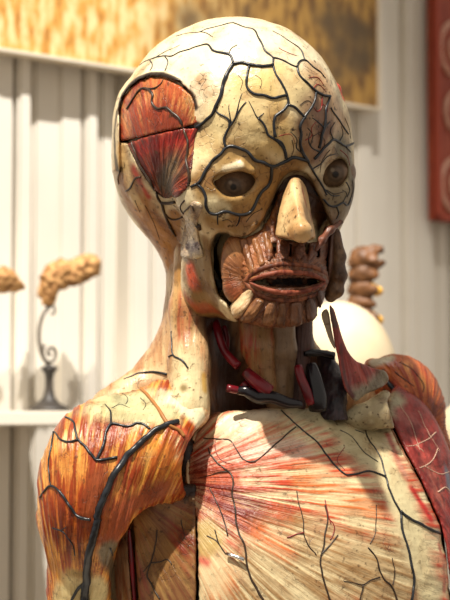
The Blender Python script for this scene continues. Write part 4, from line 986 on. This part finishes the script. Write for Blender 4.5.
specimen(b2, k2, [(2, 113, 0, 5), (2, 122, 0, 11), (12, 128, 0, 12), (24, 131, 0, 13), (36, 134, 1, 13), (46, 132, 0, 11), (55, 128, 0, 6.5), (62, 128, 0, 3.5)], 'tan dried specimen with pointed tip poking in at the picture edge')
# ---- table behind the far shoulder
TD = 620; kt = sc(TD); tp = np.array(P(400, 482, TD)); tz0 = float(tp[2])
TAB = plain('table_white', 'cfc8ba', .5, .4)
# the table top
tb_ = empty('display_table', Vector((tp[0], tp[1], 0)), 'pale display table behind the bust carrying white casts', 'table')
def wbox(bm, x0, x1, y0, y1, z0, z1, bev=.003):
    vs = [bm.verts.new((x, y, z)) for x in (x0, x1) for y in (y0, y1) for z in (z0, z1)]
    fs = [bm.faces.new([vs[i] for i in f]) for f in [(0, 1, 3, 2), (4, 6, 7, 5), (0, 4, 5, 1), (2, 3, 7, 6), (0, 2, 6, 4), (1, 5, 7, 3)]]
    bmesh.ops.recalc_face_normals(bm, faces=fs)
    if bev: bmesh.ops.bevel(bm, geom=list({e for f in fs for e in f.edges}), offset=bev, segments=2, affect='EDGES')
x0, x1, y0, y1 = tp[0]-.10, tp[0]+.22, tp[1]-.09, tp[1]+.20
bm = bmesh.new(); wbox(bm, x0, x1, y0, y1, tz0-.025, tz0); bm_obj('tabletop', bm, TAB, tb_)
for lx in (x0+.01, x1-.04):
    for ly in (y0+.01, y1-.04):
        bm = bmesh.new(); wbox(bm, lx, lx+.03, ly, ly+.03, 0, tz0-.025); bm_obj('leg', bm, TAB, tb_)
CAST = plain('plaster_cast', 'c6b89c', .5, .3, nz=.4, col2='b89f74', scale=18)
def cast(px, py, d, rx, rz, label):
    c = np.array(P(px, py, d)); k = sc(d)
    g = G([c+np.array([sx*(rx+20)*k, sy*(rx+40)*k, sz*(rz+60)*k]) for sx in (-1, 1) for sy in (-1, 1) for sz in (-1, 1)], 2.2*k)
    s = ell(g, (px, py, d), (rx, rx*1.2, rz), 25)
    s = smin(s, ell(g, (px+8, py+rz*.75, d-rx*.55), (rx*.62, rx*.5, rz*.55), 25), 14)
    s = smax(s, -ell(g, (px-rx*.1, py+rz*.75, d-rx*1.05), (rx*.2, rx*.22, rz*.18), 25), 4); s = smax(s, -ell(g, (px+rx*.5, py+rz*.75, d-rx*.95), (rx*.2, rx*.22, rz*.18), 25), 4)
    s = smax(s, f32(tz0+.0005)-g.Z, 1)
    V, Q = surface_nets(g, s); o = mesh_from('skull_cast', V, Q, CAST); tag(o, label, 'skull cast', 'white casts on the table'); return o
cast(337, 380, TD, 58, 79, 'smooth white domed skull cast just behind the red neck strap')
cast(478, 442, TD+10, 42, 46, 'white rounded cast beyond the far shoulder at the picture edge')
# ---- column of vertebrae
sd_ = 800; ks = sc(sd_); sb = np.array(P(364, 470, sd_)); sb[2] = tz0
sp = empty('spine_model', Vector(sb), 'short brown spine with ochre bumps standing behind the white skull cast', 'spine model')
VB = plain('vertebra_brown', '6f4826', .5, .4, nz=.8, col2='452b16', scale=90, bump=.6); VY = plain('vertebra_ochre', 'd9aa4a', .5, .4, nz=.5, col2='a36c28', scale=90)
v, f = lathe([(26*ks, 0), (26*ks, 4*ks), (8*ks, 8*ks), (4*ks, 12*ks), (4*ks, 110*ks)], sb); mesh_from('base', v, f, IRON, sp).location = -Vector(sb)
y = 347; i = 0
while y > 258:
    d = sd_+rs.uniform(-3, 3); xx = 362+2.5*math.sin(i*1.7)+(y-300)*.08
    if y < 275: xx = 362
    g = G(box_px(xx-34, xx+36, y-26, y+24, d-36, d+36), 1.6*ks)
    s = ell(g, (xx, y, d), (12, 13, 14)); s = smin(s, ell(g, (xx-6, y+2, d-4), (7, 8, 7)), 6)
    s = smin(s, chain(g, [(xx+4, y-1, d-10, 7), (xx+12, y+1, d-14, 5)], 4), 5)
    if y < 276: s = smin(s, chain(g, [(xx+2, y-4, d-4, 8), (xx+12, y-9, d-6, 5), (xx+20, y-12, d-6, 3)], 4), 6)
    V, Q = surface_nets(g, s); n = fbm(V[:, 0]/ks/5, V[:, 1]/ks/5, V[:, 2]/ks/5, 6, 3); V[:, 0] += (n-.5)*6*ks; V[:, 2] += (fbm(V[:, 0]/ks/6, V[:, 1]/ks/6, V[:, 2]/ks/6, 8, 2)-.5)*5*ks
    vb = mesh_from('vertebra', V, Q, VB, sp); vb.location = -Vector(sb)
    if y >= 276 and i % 2 == 0:
        g = G(box_px(xx-4, xx+30, y-14, y+14, d-34, d+10), 1.4*ks)
        V, Q = surface_nets(g, smin(ell(g, (xx+14, y+2, d-8), (7, 7, 5.5)), ell(g, (xx+9, y-3, d-10), (5, 5, 4)), 4)); mesh_from('bump', V, Q, VY, vb).location = (0, 0, 0)
    y -= 14.5; i += 1
# ---- pedestal that carries the bust
pz = min(float((o.matrix_world @ Vector(c)).z) for o in ROOT.children if o.type == 'MESH' for c in o.bound_box)
px_ = P(265, 700, 60)
bm = bmesh.new(); wbox(bm, px_[0]-.26, px_[0]+.26, px_[1]-.2, px_[1]+.2, 0, pz)
tag(bm_obj('pedestal', bm, TAB), 'plain pale pedestal carrying the painted bust', 'pedestal')
# =================================================================== LIGHT AND CAMERA
def spot(name, loc, target, energy, size_deg, blend, radius, col):
    l = bpy.data.lights.new(name, 'SPOT'); l.energy = energy; l.spot_size = math.radians(size_deg); l.spot_blend = blend
    l.shadow_soft_size = radius; l.color = col
    o = bpy.data.objects.new(name, l); COL.objects.link(o); o.location = loc
    o.rotation_euler = (Vector(target)-Vector(loc)).to_track_quat('-Z', 'Y').to_euler(); return o
tgt = Vector(P(250, 300, 0))
spot('gallery_spot_on_bust', tgt+Vector((-.6, -1.0, 2.1)), tgt, 470, 34, .3, .03, (1, .91, .78))
wt = Vector(wall_pt(on_wall(0, 330)[0], on_wall(0, 330)[1], 0))
spot('gallery_spot_on_wall', wt+Vector(WN)*1.0+Vector(WT)*-.25+Vector((0, 0, 1.75)), wt, 300, 46, 1.0, .02, (1, .96, .91))
w = bpy.data.worlds.new('gallery_ambient'); SC.world = w; w.use_nodes = True
w.node_tree.nodes['Background'].inputs[0].default_value = (1, .9, .78, 1); w.node_tree.nodes['Background'].inputs[1].default_value = .54
cd = bpy.data.cameras.new('camera'); cam = bpy.data.objects.new('camera', cd); COL.objects.link(cam)
cam.location = cam_loc; cam.rotation_euler = (math.radians(90)+TILT, 0, 0)
cd.sensor_fit = 'VERTICAL'; cd.sensor_height = 36; cd.sensor_width = 27; cd.lens = F*36/600
cd.dof.use_dof = True; cd.dof.focus_distance = D-98/S; cd.dof.aperture_fstop = 10; cd.clip_start = .05
SC.camera = cam
SC.view_settings.view_transform = 'Standard'; SC.view_settings.look = 'None'; SC.view_settings.exposure = 0; SC.view_settings.gamma = 1
SC.view_settings.use_curve_mapping = False
